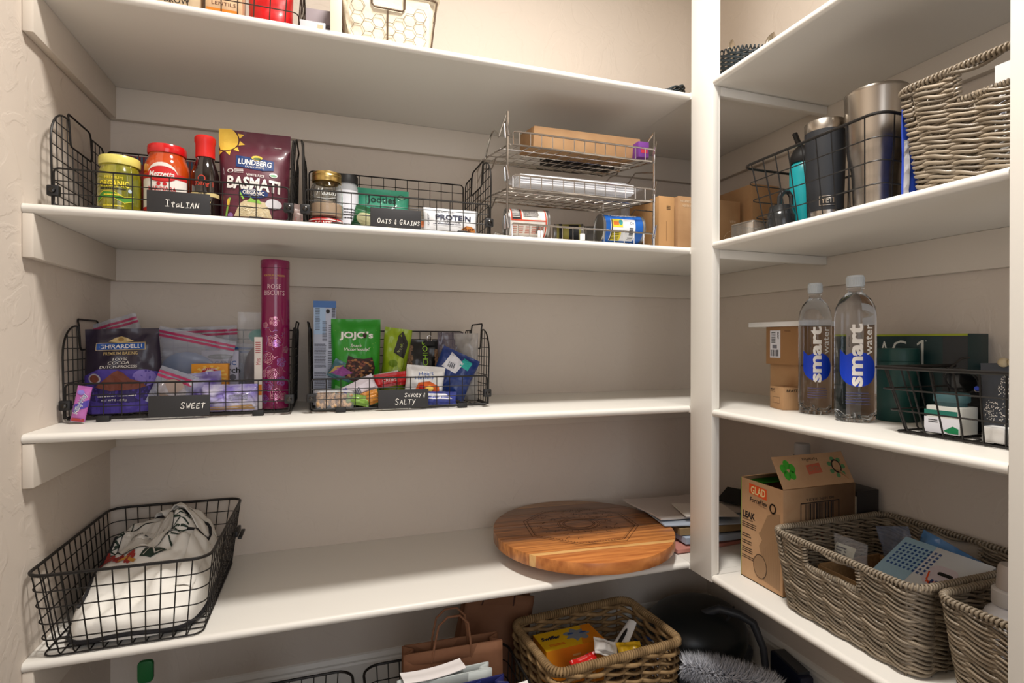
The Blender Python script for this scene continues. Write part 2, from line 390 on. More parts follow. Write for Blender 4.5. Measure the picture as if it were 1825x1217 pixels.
def taper_basket(name, label, loc, rz, tw, td, bw, bd, H, m, nx, ny, nz, rr=.0028, rw=.0013, cr=.03, half=True, rim_out=True):
    t = thing(name, label, 'basket', loc, rz)
    def ring(k):      # k 0 bottom .. 1 top
        w_, d_ = bw+(tw-bw)*k, bd+(td-bd)*k; c = cr*(.6+.4*k)
        return rrect(-w_/2, w_/2, -d_/2, d_/2, c, 5)
    MB().tube([(a, b, H) for a, b in ring(1)], rr, 7, closed=True).build('rim', m, t)
    w_ = MB()
    for k in range(1, nz): w_.tube([(a, b, .003+(H-.003)*k/nz) for a, b in ring(k/nz)], rw, 5, closed=True)
    w_.tube([(a, b, .003) for a, b in ring(0)], rw*1.3, 5, closed=True)
    for n, ax in ((nx, 0), (ny, 1)):
        for i in range(n+1):
            f = -1+2*(i+.5)/(n+1)
            for s_ in (-1, 1):
                def p(k, f=f, s_=s_):
                    W_, D_ = bw+(tw-bw)*k, bd+(td-bd)*k
                    return (f*(W_/2-cr*.5), s_*D_/2, .003+(H-.003)*k) if ax == 0 else (s_*W_/2, f*(D_/2-cr*.5), .003+(H-.003)*k)
                w_.tube([p(1), p(.5), p(.04), tuple(a*q for a, q in zip(p(0), (.985, .985, 1)))], rw, 5)
            if ax == 0: w_.tube([(f*(bw/2-cr*.5), -bd/2, .002), (f*(bw/2-cr*.5), bd/2, .002)], rw, 5)
            else: w_.tube([(-bw/2, f*(bd/2-cr*.5), .002), (bw/2, f*(bd/2-cr*.5), .002)], rw, 5)
    w_.build('wire_grid', m, t, kind='stuff')
    return t
# ---------------------------------------------------------------- soft packs
def pouch_fn(w, h, d, seed=0, wr=.0015, seal=.012, fullness=.75, lean=0, waist=.03, foot=True, edge=.0012, p=2.2):
    R_ = random.Random(seed); ox = R_.random()*50
    def th(a, b):                                   # half depth at a in -1..1 across, b in 0..1 up
        e = max(0, 1-abs(a)**p)**.55
        if foot: q = min(1, (1-b)/(1-fullness*.55))**.8 if b > fullness*.55 else 1
        else: q = sin(PI*min(1, max(0, (b+.02)/1.0)))**.55
        if b*h > h-seal: q = 0
        elif b*h > h-seal*2: q *= (h-seal-b*h)/seal
        if not foot and b*h < seal: q = 0
        return edge + d/2*e*max(0, q)
    def wd(b): return w/2*(1-waist*sin(PI*min(1, b*1.1))**2)
    def P(u, v, hh, s_=-1):
        a = max(-1, min(1, u/(w/2))); b = max(0, min(1, v/h)); t_ = th(a, b)
        n = noise.noise(Vector((u*38+ox, v*22, s_*3)))*wr*1.6 + noise.noise(Vector((u*90+ox, v*70, s_*3+9)))*wr*.7
        n *= min(1, (1-abs(a))*5+.25)
        return Vector((a*wd(b), s_*(t_+hh+max(-t_*.6, n)) + lean*v, v))
    return P
def pouch(mb, w, h, d, N=22, M_=26, **k):
    P = pouch_fn(w, h, d, **k)
    for s_ in (-1, 1):
        mb.surf(lambda i, j: P(-w/2+w*i, h*j, 0, s_), N, M_)
    a = [P(-w/2+w*i/N, 0, 0, -1) for i in range(N+1)]; b = [P(-w/2+w*i/N, 0, 0, 1) for i in range(N+1)]
    mb.add(a+b, [(i, i+1, N+1+i+1, N+1+i) for i in range(N)])
    a = [P(-w/2+w*i/N, h, 0, -1) for i in range(N+1)]; b = [P(-w/2+w*i/N, h, 0, 1) for i in range(N+1)]
    mb.add(a+b, [(i+1, i, N+1+i, N+1+i+1) for i in range(N)])
    for e in (-w/2, w/2):
        a = [P(e, h*j/M_, 0, -1) for j in range(M_+1)]; b = [P(e, h*j/M_, 0, 1) for j in range(M_+1)]
        mb.add(a+b, [(i, i+1, M_+1+i+1, M_+1+i) for i in range(M_)])
    return P
def pack(name, label, loc, rz, w, h, d, m, cat='pouch', group=None, rx=0, ry=0, child='film', **k):
    if abs(ry) > .05: loc = (loc[0], loc[1], loc[2]+w/2*abs(sin(ry))*.95)      # a tilted pack rests on its lower corner
    t = thing(name, label, cat, loc, rz, group, rx, ry); mb = MB(); P = pouch(mb, w, h, d, **k)
    mb.build(child, m, t, ang=70)
    return t, (lambda u, v, hh: P(u, v, hh, -1))
def foil(name, rgb, rough=.38, **k): return mat(name, rgb, rough, coat=.2, **k)
def box_thing(name, label, cat, loc, rz, w, d, h, m, bevel=.0008, group=None, lid=None, rx=0, ry=0, child='carton'):
    t = thing(name, label, cat, loc, rz, group, rx, ry)
    MB().box(-w/2, w/2, -d/2, d/2, 0, h).build(child, m, t, bevel=bevel)
    return t
card = mat('cardboard', (188, 149, 108), .8, var=((176, 136, 96), 14, 3))
card_d = mat('cardboard_dark', (158, 118, 78), .8)
glass = mat('clear_glass', (250, 252, 250), .03, trans=1, ior=1.3)
clearp = mat('clear_film', (235, 238, 245), .12, alpha=.22, spec=1)
whitep = mat('white_plastic', (236, 235, 233), .35)
ph = Z2+.0092            # inside a basket things stand on its wire floor
# ================================================================= second shelf, back wall
stack_basket('black wire basket with the Italian chalk label, against the left wall', .2525, .20, Z2, words=[('ItaLIAN', -.024, .022, .011)], plate=(-.058, .062))
stack_basket('black wire basket with the Oats & Grains chalk label, middle of the upper shelf', .733, .20, Z2, words=[('OATS & GRAINS', -.060, .018, .0098)], plate=(-.076, .046))
# pickles
def jar(mb, prof, n=40): return mb.lathe(prof, n)
t = thing('pickle_jar', 'glass jar of yellow-green pickles with a pale yellow lid', 'jar', (.118, .145, ph))
pick = mat('pickle_brine', (168, 158, 40), .12, var=((96, 100, 22), 9, 3), stretch=(2.4, 2.4, .7), coat=1)
jar(MB(), [(.0, 0), (.036, 0), (.040, .004), (.0415, .012), (.0415, .085), (.039, .098), (.036, .106), (.035, .114), (0, .114)]).build('glass_body', pick, t, ang=60)
yl = mat('lid_yellow', (226, 214, 112), .3, coat=.4)
jar(MB(), [(0, .112), (.0385, .112), (.0395, .115), (.0395, .128), (.038, .131), (.034, .131), (.033, .129), (0, .129)]).build('lid', yl, t, ang=40)
Y_ = ink('pickle_yellow', (236, 214, 60)); G_ = ink('pickle_green', (72, 140, 44)); 
d = Decal(cyl(.0415), (.004, None))
d.text('PREMIUM', 0, .079, .034, .006, Y_).text('ORGANIC', 0, .066, .058, .014, Y_, bold=.03).blocktext(-.027, .027, .051, .057, 1, BK)
d.poly([(-.036, .036), (-.02, .048), (.002, .047), (.02, .037), (.038, .041), (.038, .031), (.02, .025), (0, .035), (-.02, .036), (-.036, .024)], G_)
d.line([(-.036, .037), (-.02, .049), (.002, .048), (.02, .038), (.038, .042)], .001, Y_).line([(-.036, .024), (-.02, .036), (0, .035), (.02, .025), (.038, .031)], .001, Y_)
d.blocktext(-.018, .016, .037, .044, 1, Y_, 3).blocktext(-.02, .022, .014, .020, 1, Y_, 3).ell(.031, .053, .004, .004, ink('pale_blue', (190, 205, 220)))
d.build('label_print', t)
# marinara
t = thing('sauce_jar', 'jar of orange-red marinara sauce with a glossy red lid', 'jar', (.208, .155, ph))
mar = mat('marinara', (196, 74, 16), .1, var=((176, 56, 12), 12, 3), coat=1)
jar(MB(), [(.0, 0), (.040, 0), (.044, .004), (.0455, .014), (.0455, .112), (.045, .122), (.041, .134), (.037, .142), (.036, .152), (0, .152)]).build('glass_body', mar, t, ang=60)
jar(MB(), [(0, .150), (.0385, .150), (.0395, .153), (.0395, .165), (.038, .169), (.034, .169), (.033, .1665), (0, .1665)]).build('lid', mat('lid_red', (206, 22, 26), .22, coat=.6), t, ang=40)
d = Decal(cyl(.0455), (.004, None)); cr_ = ink('label_cream', (232, 226, 218), .5)
d.poly([(-.055, .012), (.055, .012), (.055, .088), (.036, .092)]+[(.033*cos(a), .092+.032*sin(a)) for a in [PI*i/12 for i in range(13)]]+[(-.036, .092), (-.055, .088)], cr_, 1)
d.rect(-.055, -.028, .088, .100, RD, 2).rect(.028, .055, .088, .100, RD, 2).ell(0, .097, .031, .018, RD, 3).ell(0, .097, .029, .016, ink('label_red2', (206, 34, 34)), 4)
d.text('Mezzetta', 0, .097, .050, .013, WH, 5, bold=.02, shear=.2)
d.ell(-.006, .075, .004, .004, RD, 3).ell(.006, .075, .004, .004, RD, 3).text('MARINARA', 0, .0645, .056, .010, RD, 4, bold=.01).blocktext(-.024, .024, .040, .048, 2, BK, 4)
d.rect(-.055, .055, .012, .024, RD, 2); d.build('label_print', t)
# teriyaki bottle
t = thing('sauce_bottle', 'dark soy sauce bottle with a tall bright red cap', 'bottle', (.287, .15, ph))
dk = mat('dark_sauce', (24, 14, 12), .08, coat=1)
jar(MB(), [(0, 0), (.026, 0), (.030, .005), (.030, .010), (.030, .100), (.0285, .116), (.024, .132), (.0195, .145), (.0185, .158), (0, .158)]).build('glass_body', dk, t, ang=60)
jar(MB(), [(0, .152), (.0205, .152), (.0205, .184), (.0225, .188), (.0225, .198), (.020, .202), (0, .203)]).build('cap', mat('cap_red', (214, 36, 30), .35), t, ang=30)
d = Decal(cyl(.030), (.004, None)); O_ = ink('sauce_orange', (196, 62, 40)); gd = ink('tan', (206, 186, 130))
d.ell(-.002, .098, .008, .008, O_, 1).ell(-.002, .098, .006, .006, BK, 2).text('Tsang', -.002, .085, .030, .012, O_, 3, shear=.25, bold=.01).text('ORIGINAL', .021, .088, .004, .016, O_, 3)
d.rect(-.045, .045, .058, .067, gd, 1).text('STIR-FRY', 0, .0625, .018, .005, BK, 2).blocktext(-.018, .018, .040, .054, 2, gd, 2)
d.build('label_print', t)
# basmati pouch
bas = foil('basmati_film', (92, 36, 52), .42)
t, fn = pack('rice_pouch', 'maroon stand-up pouch of basmati rice with a yellow sun', (.394, .155, ph), 0, .158, .228, .072, bas, seed=4, wr=.0016, seal=.03, fullness=.8)
d = Decal(fn, (.008, .008), eps=.0006); nb = ink('navy', (28, 56, 110)); sy = ink('sun_yellow', (232, 190, 70)); tn = ink('rice', (202, 184, 146)); gr = ink('leaf', (140, 190, 80))
d.poly([(-.079, .228), (-.079, .190)]+[(-.066+.029*cos(a), .204+.029*sin(a)) for a in [-1.9+.25*i for i in range(13)]], sy, 1)
d.line([(-.066+.030*cos(a), .204+.030*sin(a)) for a in [-1.9+.25*i for i in range(12)]], .0012, ink('maroon', (70, 20, 34)), 2)
for a in (-1.9, -1.3, -.75, -.2, .35):
    d.poly([(-.066+.032*cos(a-.2), .204+.032*sin(a-.2)), (-.066+.044*cos(a), .204+.044*sin(a)), (-.066+.032*cos(a+.2), .204+.032*sin(a+.2))], sy, 1)
d.poly([(-.040, .163), (.044, .156), (.044, .132), (.020, .128), (-.040, .135)], nb, 1).text('LUNDBERG', .002, .147, .073, .014, WH, 2, bold=.02, rot=-.05).text('FAMILY FARMS', .002, .1355, .042, .0045, WH, 2, rot=-.04)
d.ell(.006, .160, .012, .006, sy, 2).ell(.007, .158, .009, .003, ink('hill', (70, 100, 60)), 3)
d.ell(-.052, .124, .007, .005, WH, 2).ell(-.052, .124, .005, .0035, bas, 3).blocktext(-.043, -.022, .118, .129, 3, WH, 2).text('WHITE RICE', .004, .115, .040, .006, WH, 2, rot=-.04)
d.ell(.044, .120, .009, .006, WH, 2).ell(.044, .119, .007, .003, ink('seal_green', (120, 170, 130)), 3)
d.text('BASMATI', 0, .094, .118, .030, WH, 3, bold=.035, rot=-.05)
d.ell(0, .072, .033, .011, nb, 2).text('ORGANIC', 0, .073, .048, .009, WH, 4, bold=.03, rot=-.04).text('REGENERATIVE', 0, .0795, .034, .0035, WH, 4).text('CERTIFIED', 0, .0655, .024, .0035, WH, 4)
d.poly([(-.042, .016), (-.030, .046), (-.02, .054), (.0, .057), (.026, .052), (.034, .036), (.040, .016)], tn, 2).poly([(-.014, .052), (-.006, .062), (.002, .056), (.012, .058), (.018, .048), (0, .050)], gr, 3)
d.ell(.044, .050, .018, .012, ink('bowl', (214, 212, 216)), 3).line([(-.060, .012), (-.056, .04), (-.052, .058)], .004, gr, 2).ell(-.055, .048, .003, .010, sy, 3).ell(-.050, .018, .006, .006, ink('lilac', (150, 110, 170)), 3).line([(-.03, .072), (-.022, .058)], .004, gr, 3)
for k in range(90):
    a = random.Random(k); d.ell(-.034+.066*a.random(), .018+.026*a.random(), .0022, .0009, ink('rice2', (224, 212, 180)), 3, 6)
d.text('TEAR HERE', .050, .195, .018, .0025, WH, 2); d.build('label_print', t)
# tin and papers behind
t = box_thing('patterned_box', 'red and blue patterned flat carton behind the jars', 'box', (.165, .31, ph), 0, .215, .02, .186, mat('red_carton', (120, 40, 44), .6))
d = Decal(front(-.01), eps=.0004); bl_ = ink('slate_blue', (60, 92, 120))
for k in range(24):
    if k < 22: d.rect(-.105+k*.0092, -.105+k*.0092+.0045, .165, .184, bl_)
d.ell(.01, .12, .07, .052, ink('deep_red', (150, 36, 36)), 2).rect(-.107, -.092, .02, .184, bl_, 2); d.build('label_print', t)
t, fn = pack('snack_packet', 'small grey and pink packet wedged between the two upper wire baskets', (.489, .13, Z2+.0005), .2, .028, .064, .014, foil('greypink', (150, 128, 122)), ry=.12, seed=8, foot=False)
Decal(fn, eps=.0006).rect(-.008, .008, .012, .030, ink('pinkred', (176, 60, 60))).build('label_print', t)
# --- Oats & Grains basket
t = thing('mason_jar', 'clear embossed mason jar with a gold screw lid', 'jar', (.558, .145, ph+.024))
pr = [(.0, .0), (.034, .0), (.0395, .006), (.0395, .072), (.036, .084), (.0325, .090), (.0325, .098)]
MB().lathe(pr+[(.0305, .098), (.0305, .090), (.034, .082), (.0373, .071), (.0373, .008), (.032, .003), (0, .003)], 36).build('glass_body', glass, t, ang=60)
gold = mat('gold_lid', (196, 168, 104), .28, metal=1)
l_ = MB().lathe([(.0, .1155), (.031, .1155), (.0325, .117), (.0345, .1165), (.0352, .113), (.0345, .110), (.0355, .107), (.0345, .104), (.0352, .100), (.0350, .094), (.0336, .094), (.0336, .113), (0, .113)], 40); l_.build('screw_lid', gold, t, ang=30)
MB().lathe([(0, .0035), (.0365, .0085), (.0365, .038), (.02, .046), (0, .044)], 24).build('oat_flour', mat('oat', (206, 176, 150), .9), t)
d = Decal(cyl(.0396), (.004, None), eps=.0003); gw = mat('glass_emboss', (225, 228, 226), .25, alpha=.8)
d.text('Mason', 0, .064, .046, .017, gw, 1, shear=.3).line([(-.024, .05), (0, .046), (.024, .052)], .0012, gw); d.build('embossing', t)
t = thing('food_tin', 'low red tin with white lettering under the mason jar', 'tin', (.556, .145, ph))
jar(MB(), [(0, 0), (.040, 0), (.041, .002), (.0405, .003), (.0405, .020), (.041, .0215), (.040, .0235), (0, .0225)]).build('tin_body', mat('red_tin', (190, 30, 30), .35), t)
Decal(cyl(.0412), (.004, None)).text('ROASTED', 0, .0105, .050, .010, WH, bold=.02).rect(-.06, .06, .0185, .0205, WH, 1).build('label_print', t)
t = thing('spice_jar', 'clear jar with a black lid and white label behind the mason jar', 'jar', (.608, .215, ph))
MB().lathe([(0, 0), (.027, 0), (.029, .004), (.029, .125), (.026, .136), (.026, .139), (0, .139)], 30).build('glass_body', mat('cloudy_glass', (190, 192, 196), .12, alpha=.75), t)
MB().lathe([(0, .138), (.029, .138), (.029, .157), (.027, .160), (0, .160)], 30).build('lid', blp, t)
Decal(cyl(.0292), (.004, None)).rect(-.03, .045, .03, .118, ink('label_white', (225, 225, 232))).blocktext(-.02, .03, .04, .07, 4, BK, 2).build('label_print', t)
t, fn = pack('date_pouch', 'seafoam green stand-up pouch of dates', (.700, .245, ph), .0, .150, .142, .05, foil('jooties', (66, 172, 138), .5), seed=12, wr=.002, seal=.014)
d = Decal(fn, (.008, .008), eps=.0006); kk = ink('dark_teal', (18, 50, 46))
d.text('Jooties', 0, .108, .078, .026, kk, 2, bold=.012).text('CALIFORNIA SUPERFRUIT', 0, .090, .070, .004, kk, 2).text('Medjool Dates', .01, .078, .050, .006, kk, 2)
d.ell(.054, .122, .011, .007, kk, 1).ell(.054, .122, .009, .0055, ink('mint', (150, 214, 180)), 2); d.build('label_print', t)
t, fn = pack('grain_bag', 'dark green bag of clear-fronted grain leaning by the seafoam pouch', (.650, .185, ph+.008), -.15, .070, .060, .035, foil('dkgreen', (20, 84, 44), .4), ry=.25, seed=13, foot=False)
Decal(fn, (.008, .008), eps=.0006).ell(.0, .026, .024, .017, ink('grain', (170, 168, 130))).build('label_print', t)
t, fn = pack('protein_pack', 'white protein bar pack with navy lettering and cookie picture', (.868, .12, ph), 0, .145, .072, .034, foil('protein_white', (226, 226, 228), .35), seed=21, foot=False, seal=.006, wr=.0022)
d = Decal(fn, (.008, .008), eps=.0006); nv = ink('ink_navy', (30, 34, 62)); ck = ink('cookie', (196, 122, 56))
d.text('GRASS-FED', -.018, .060, .050, .006, nv).text('PROTEIN', .004, .046, .096, .015, nv, bold=.03).text('15g   20g   17g', -.012, .034, .066, .006, nv).blocktext(-.05, .03, .026, .030, 1, nv)
d.poly([(.022, .008), (.028, .020), (.040, .027), (.056, .026), (.066, .018), (.066, .006), (.040, .004)], ck, 2).text('QUEST', -.062, .040, .030, .005, nv, rot=PI/2)
for k in range(14): q = random.Random(k); d.ell(.03+.034*q.random(), .008+.015*q.random(), .002, .0016, ink('choc', (90, 48, 24)), 3, 7)
d.build('label_print', t)
t, fn = pack('granola_packet', 'small orange and brown granola packet beside the white protein pack', (.790, .15, ph), .1, .045, .042, .02, foil('granola', (178, 96, 52), .45), seed=22, foot=False)
Decal(fn, (.008, .008), eps=.0006).rect(-.018, .018, .014, .024, WH).build('label_print', t)
# --- chrome can rack
t = thing('can_rack', 'chrome three-tier wire can rack on the upper back shelf', 'rack', (1.216, .185, Z2))
W_, D_ = .437, .30; hw, hd = W_/2, D_/2
for s_ in (-1, 1):
    MB().tube([(s_*hw, -hd, .0), (s_*hw, -hd, .324)], .0033, 8).build('front_post', chrome, t)
    MB().tube([(s_*hw, hd, .0), (s_*hw, hd, .255)], .0026, 8).build('rear_post', chrome, t)
    pts = [(s_*hw, -hd, .323), (s_*hw, -hd+.05, .300), (s_*hw, -hd+.075, .286), (s_*hw, -hd+.09, .300), (s_*hw, -hd+.12, .318), (s_*hw, -hd+.155, .312), (s_*hw, -hd+.19, .285), (s_*hw, -hd+.21, .265), (s_*hw, hd-.05, .268), (s_*hw, hd, .255)]
    sm = []
    for i in range(len(pts)-1):
        for k in range(4):
            a = Vector(pts[max(0, i-1)]); b = Vector(pts[i]); c = Vector(pts[i+1]); e = Vector(pts[min(len(pts)-1, i+2)]); q = k/4
            sm.append(.5*((2*b)+(-a+c)*q+(2*a-5*b+4*c-e)*q*q+(-a+3*b-3*c+e)*q**3))
    sm.append(Vector(pts[-1])); MB().tube(sm, .0024, 6).build('scroll_side', chrome, t)
    for zz in (.004, .10, .21): MB().tube([(s_*hw, -hd, zz), (s_*hw, -hd+.1, zz+.028), (s_*hw, -hd+.14, zz+.008), (s_*hw, hd-.07, zz+.034), (s_*hw, hd, zz+.01)], .0018, 5).build('side_rail', chrome, t)
for k, (zf, zb_) in enumerate(((.004, .035), (.128, .165), (.240, .285))):
    w0 = MB(); yf = -hd-.004 if k else -hd+.002
    def Q(a, b, zf=zf, zb_=zb_): return (a, b, zf+(zb_-zf)*(b+hd)/D_)
    r = MB().tube([Q(a, b) for a, b in rrect(-hw+.004, hw-.004, yf, hd-.004, .01, 3)], .0026, 7, closed=True); o = r.build('tier_frame', chrome, t)
    for i in range(1, 14): a = -hw+W_*i/14; w0.tube([Q(a, hd-.004), Q(a, yf), (a, yf, zf+.033)], .0013, 5)
    for i in range(1, 5): b = -hd+D_*i/5; w0.tube([Q(-hw, b), Q(hw, b)], .0014, 5)
    w0.build('wire_grid', chrome, o, kind='stuff')
    MB().tube([(-hw+.014, yf, zf), (-hw+.014, yf, zf+.030), (-hw+.018, yf, zf+.034), (hw-.004, yf, zf+.034), (hw-.001, yf, zf+.030), (hw-.001, yf, zf-.002)], .0025, 6).build('front_lip', chrome, t)
    for s_ in (-1, 1): MB().tube([(s_*(hw+.002), -hd+.01, zf+.02), (s_*(hw+.008), -hd, zf+.052), (s_*(hw+.004), -hd-.006, zf+.056), (s_*(hw-.002), -hd-.006, zf+.02)], .0028, 6).build('tier_hook', chrome, t)
for a, b in ((-.055, -.10), (.068, -.02)):   # white can dividers
    MB().box(-.004, .004, -.155, .09, .012, .020, T(a, .0, .004, rz=-.45, rx=.06)).box(-.007, .007, -.163, -.148, .008, .030, T(a, 0, .004, rz=-.45, rx=.06)).build('can_divider', whitep, t, bevel=.002)
RK = (1.216, .185, Z2)
def can(label, x, y, z, r, L_, mlab, ry, deco=None, tilt=0):
    t = thing('food_can', label, 'can', (x, y, z), ry)      # lies on its side along local x
    e = r*.96; M = T(0, 0, r, ry=PI/2)
    MB().lathe([(0, -L_/2+.004), (r*.90, -L_/2+.004), (r*.93, -L_/2), (r, -L_/2), (r, -L_/2+.004), (e, -L_/2+.006), (e, L_/2-.006), (r, L_/2-.004), (r, L_/2), (r*.93, L_/2), (r*.90, L_/2-.004), (0, L_/2-.004)], 40, M).build('can_body', mat('tin_metal', (150, 148, 146), .35, metal=.9), t, ang=35)
    MB().lathe([(e+.0003, -L_/2+.008), (e+.0003, L_/2-.008)], 40, M).build('paper_label', mlab, t)
    for q in (.3, .55, .78):
        pass
    if deco:
        d = Decal(lambda u, v, h: (u, -(e+.0006+h)*cos(v/e), r+(e+.0006+h)*sin(v/e)), (None, .004)); deco(d, e, L_); d.build('label_print', t)
    return t
og = ink('orange_red', (206, 66, 30)); 
def deco1(d, e, L_):
    d.rect(-L_/2+.010, L_/2-.010, .000, .003, og).rect(-L_/2+.010, -L_/2+.013, .003, .06, og).rect(-.022, -.019, .003, .06, og).rect(L_/2-.013, L_/2-.010, -.05, .06, og)
    d.rect(-L_/2+.013, -.022, .004, .05, BK, 1).blocktext(-L_/2+.014, -.024, .008, .046, 9, WH, 2, 4).blocktext(-.015, .03, .010, .045, 8, BK, 2, 5)
    for k in range(5): d.blocktext(-.045+.018*k, -.032+.018*k, -.036, -.008, 5, ink('salmon', (200, 120, 100)), 2, k)
    d.barcode(.02, .042, -.034, -.010, BK, 2)
can('large can with a white and orange label lying at the left of the rack', 1.078, .115, Z2+.0175, .039, .118, mat('paper_white', (232, 226, 218), .55), -.12, deco1)
def deco2(d, e, L_):
    yb_ = ink('can_yellow', (224, 206, 60)); wb = ink('can_white', (226, 228, 232))
    d.rect(-.042, .032, -.045, .022, wb, 1).text('PROGRESSO', .0, .040, .085, .010, WH, 2, bold=.02).rect(-.038, -.006, -.002, .022, yb_, 2).rect(-.034, -.018, .004, .014, ink('org', (210, 110, 40)), 3).ell(-.012, .012, .006, .008, ink('teal', (60, 150, 150)), 3)
    d.rect(-.038, -.010, -.044, -.012, yb_, 2).blocktext(-.036, -.014, -.04, -.016, 5, BK, 3).rect(-.04, -.036, -.045, .022, BK, 2)
    d.barcode(.014, .026, -.024, -.002, BK, 2, across=False).text('Oz', .022, .010, .012, .008, BK, 2).blocktext(.012, .028, -.042, -.03, 2, BK, 2, 7)
can('can with a bright blue and yellow label at the right end of the rack', 1.358, .095, Z2+.0165, .040, .128, mat('paper_blue', (24, 92, 178), .4), -.10, deco2)
can('grey-ended can with a yellow and black label, farther back in the rack', 1.270, .255, Z2+.030, .034, .09, mat('paper_darkyellow', (150, 140, 60), .5), -.35, lambda d, e, L_: d.rect(-.03, -.02, -.05, .05, BK).rect(.0, .03, -.03, .03, BK))
can('grey-ended can standing behind the blue can', 1.372, .255, Z2+.031, .034, .09, mat('paper_grey', (120, 118, 116), .5), -.35)
t = box_thing('cardboard_box', 'long flat cardboard box on top of the chrome rack', 'box', (1.253, .145, Z2+.268), -.02, .325, .12, .058, card, .001, rx=.15)
MB().box(-.1626, .1626, -.004, .004, .0575, .0583).build('packing_tape', mat('tape', (196, 156, 110), .4), t)
t = box_thing('purple_box', 'small purple box with a red panel at the right end of the top tier', 'box', (1.410, .066, Z2+.256), 0, .034, .034, .044, mat('purple_card', (108, 52, 132), .5))
Decal(front(-.017)).rect(-.010, .012, .012, .026, ink('magenta', (176, 40, 60))).build('label_print', t)
t = thing('black_tray', 'long black plastic tray lying on the top tier behind the purple box', 'tray', (1.320, .290, Z2+.297), PI/2, rx=0)
mbx = MB().box(-.02, .028, -.12, .12, -.006, -.003).box(-.02, -.017, -.12, .12, -.003, .018).box(.025, .028, -.12, .12, -.003, .018).box(-.017, .025, -.12, -.117, -.003, .018); mbx.build('tray_shell', blp, t)
MB().ball((.0, -.05, .004), .010, 10, (1, 1, .6)).build('knob', blp, t)
# straws in a clear sleeve
t = thing('straw_bundle', 'bundle of white paper straws in a clear sleeve on the middle tier', 'straws', (1.205, .075, Z2+.147), -.03)
mb = MB(); R_ = random.Random(5)
for i in range(8):
    for j in range(4):
        a = -.026+.0072*i+.0015*R_.random(); b = .004+.0066*j
        mb.tube([(-.165, a, b), (.0, a+R_.uniform(-.001, .001), b+.0005), (.170, a, b-.002+R_.uniform(-.002, .001))], .0033, 7)
mb.build('straw_pile', mat('straw_paper', (228, 228, 232), .5), t, kind='stuff')
MB().surf(lambda i, j: ((-.185+.385*i), .034*cos(2*PI*j)*(1-.25*max(0, i-.85)/.15), .0165+.017*sin(2*PI*j)*(1-.8*max(0, i-.85)/.15-.6*max(0, .1-i)/.1)), 40, 24).build('sleeve', clearp, t)
# boxes beyond the rack
b_ = mat('card_orange', (194, 148, 98), .75)
t = box_thing('cardboard_box', 'narrow upright cardboard box just right of the rack', 'box', (1.542, .215, Z2+.0005), 0, .056, .17, .176, b_); Decal(front(-.085)).blocktext(.0, .014, .135, .148, 3, BK).rect(-.001, .0005, .04, .10, ink('crease', (120, 84, 50))).build('label_print', t)
t = box_thing('cardboard_box', 'wide cardboard carton with VIEW and a circle printed, behind the corner post', 'box', (1.700, .228, Z2+.0005), 0, .235, .20, .181, card)
d = Decal(front(-.10)); pw = ink('pale_print', (232, 214, 186)); d.text('VIEW', .088, .115, .024, .009, pw); d.text('NESPRESSO', -.085, .166, .05, .007, pw).text('VERTUO', -.085, .152, .035, .007, pw)
for rr_ in (.022, .036): d.line([(.088+rr_*cos(a), .050+rr_*sin(a)) for a in [PI/12*i for i in range(25)]], .0009, pw)
d.line([(-.075, .022), (-.055, .03), (-.058, .09), (-.072, .088), (-.060, .105), (-.04, .108)], .0009, pw); d.build('label_print', t)
t = box_thing('cardboard_box', 'tall cardboard carton standing against the right wall behind the wire basket', 'box', (1.884, .20, Z2+.0005), 0, .105, .22, .232, card)
Decal(front(-.11)).text('nespresso', .01, .13, .05, .009, pw).build('label_print', t)
t, fn = pack('crumpled_bag', 'clear crumpled plastic bag above the boxes right of the rack', (1.60, .40, Z2+.0), 0, .12, .22, .05, clearp, cat='bag', seed=30, wr=.006)
# ================================================================= third shelf, back wall
p3 = Z3+.0092
stack_basket('black wire basket with the Sweet chalk label, beside the left wall', .243, .292, Z3, W=.456, words=[('SWEET', -.006, .024, .012)], plate=(-.070, .055))
stack_basket('black wire basket with the Savory & Salty chalk label', .750, .292, Z3, W=.456, words=[('SAVORY &', .001, .035, .0085), ('SALTY', -.024, .016, .0125)], plate=(-.066, .064))
def nuts(mb, n, f, r=.006, seed=1, sc=(1, .7, .65)):
    R_ = random.Random(seed)
    for _ in range(n):
        p = f(R_); a, b, c = R_.random()*6, R_.random()*6, R_.random()*6
        M = T(p[0], p[1], p[2], a, b, c) @ Matrix.Diagonal((r*sc[0], r*sc[1], r*sc[2], 1))
        mb.lathe([(1e-7, -1), (.7, -.7), (1, 0), (.7, .7), (1e-7, 1)], 7, M)
gh = foil('cocoa_film', (38, 30, 50), .33)
t, fn = pack('cocoa_pouch', 'dark purple pouch of cocoa powder with a blue and gold banner', (.102, .236, p3+.001), .0, .150, .200, .058, gh, seed=41, wr=.0045, seal=.010, ry=-.03, waist=-.05, fullness=.9)
d = Decal(fn, (.008, .008), eps=.0006); pu = ink('purple', (74, 58, 150)); gd2 = ink('gold_print', (196, 172, 120), .35); bb = ink('banner_blue', (20, 78, 158)); co_ = ink('cocoa', (120, 66, 52)); pl_ = ink('lavender', (128, 112, 190))
d.poly([(-.074, .002), (.074, .002), (.074, .094), (.04, .102), (-.04, .106), (-.074, .09)], pu, 1).ell(.045, .082, .022, .02, pl_, 1.5, 20).ell(0, .050, .078, .026, ink('deep_purple', (46, 34, 96)), 1.3)
d.rect(-.050, .050, .149, .167, gd2, 2).rect(-.0485, .0485, .1505, .1655, bb, 3).text('GHIRARDELLI', 0, .158, .086, .0095, WH, 4, bold=.015)
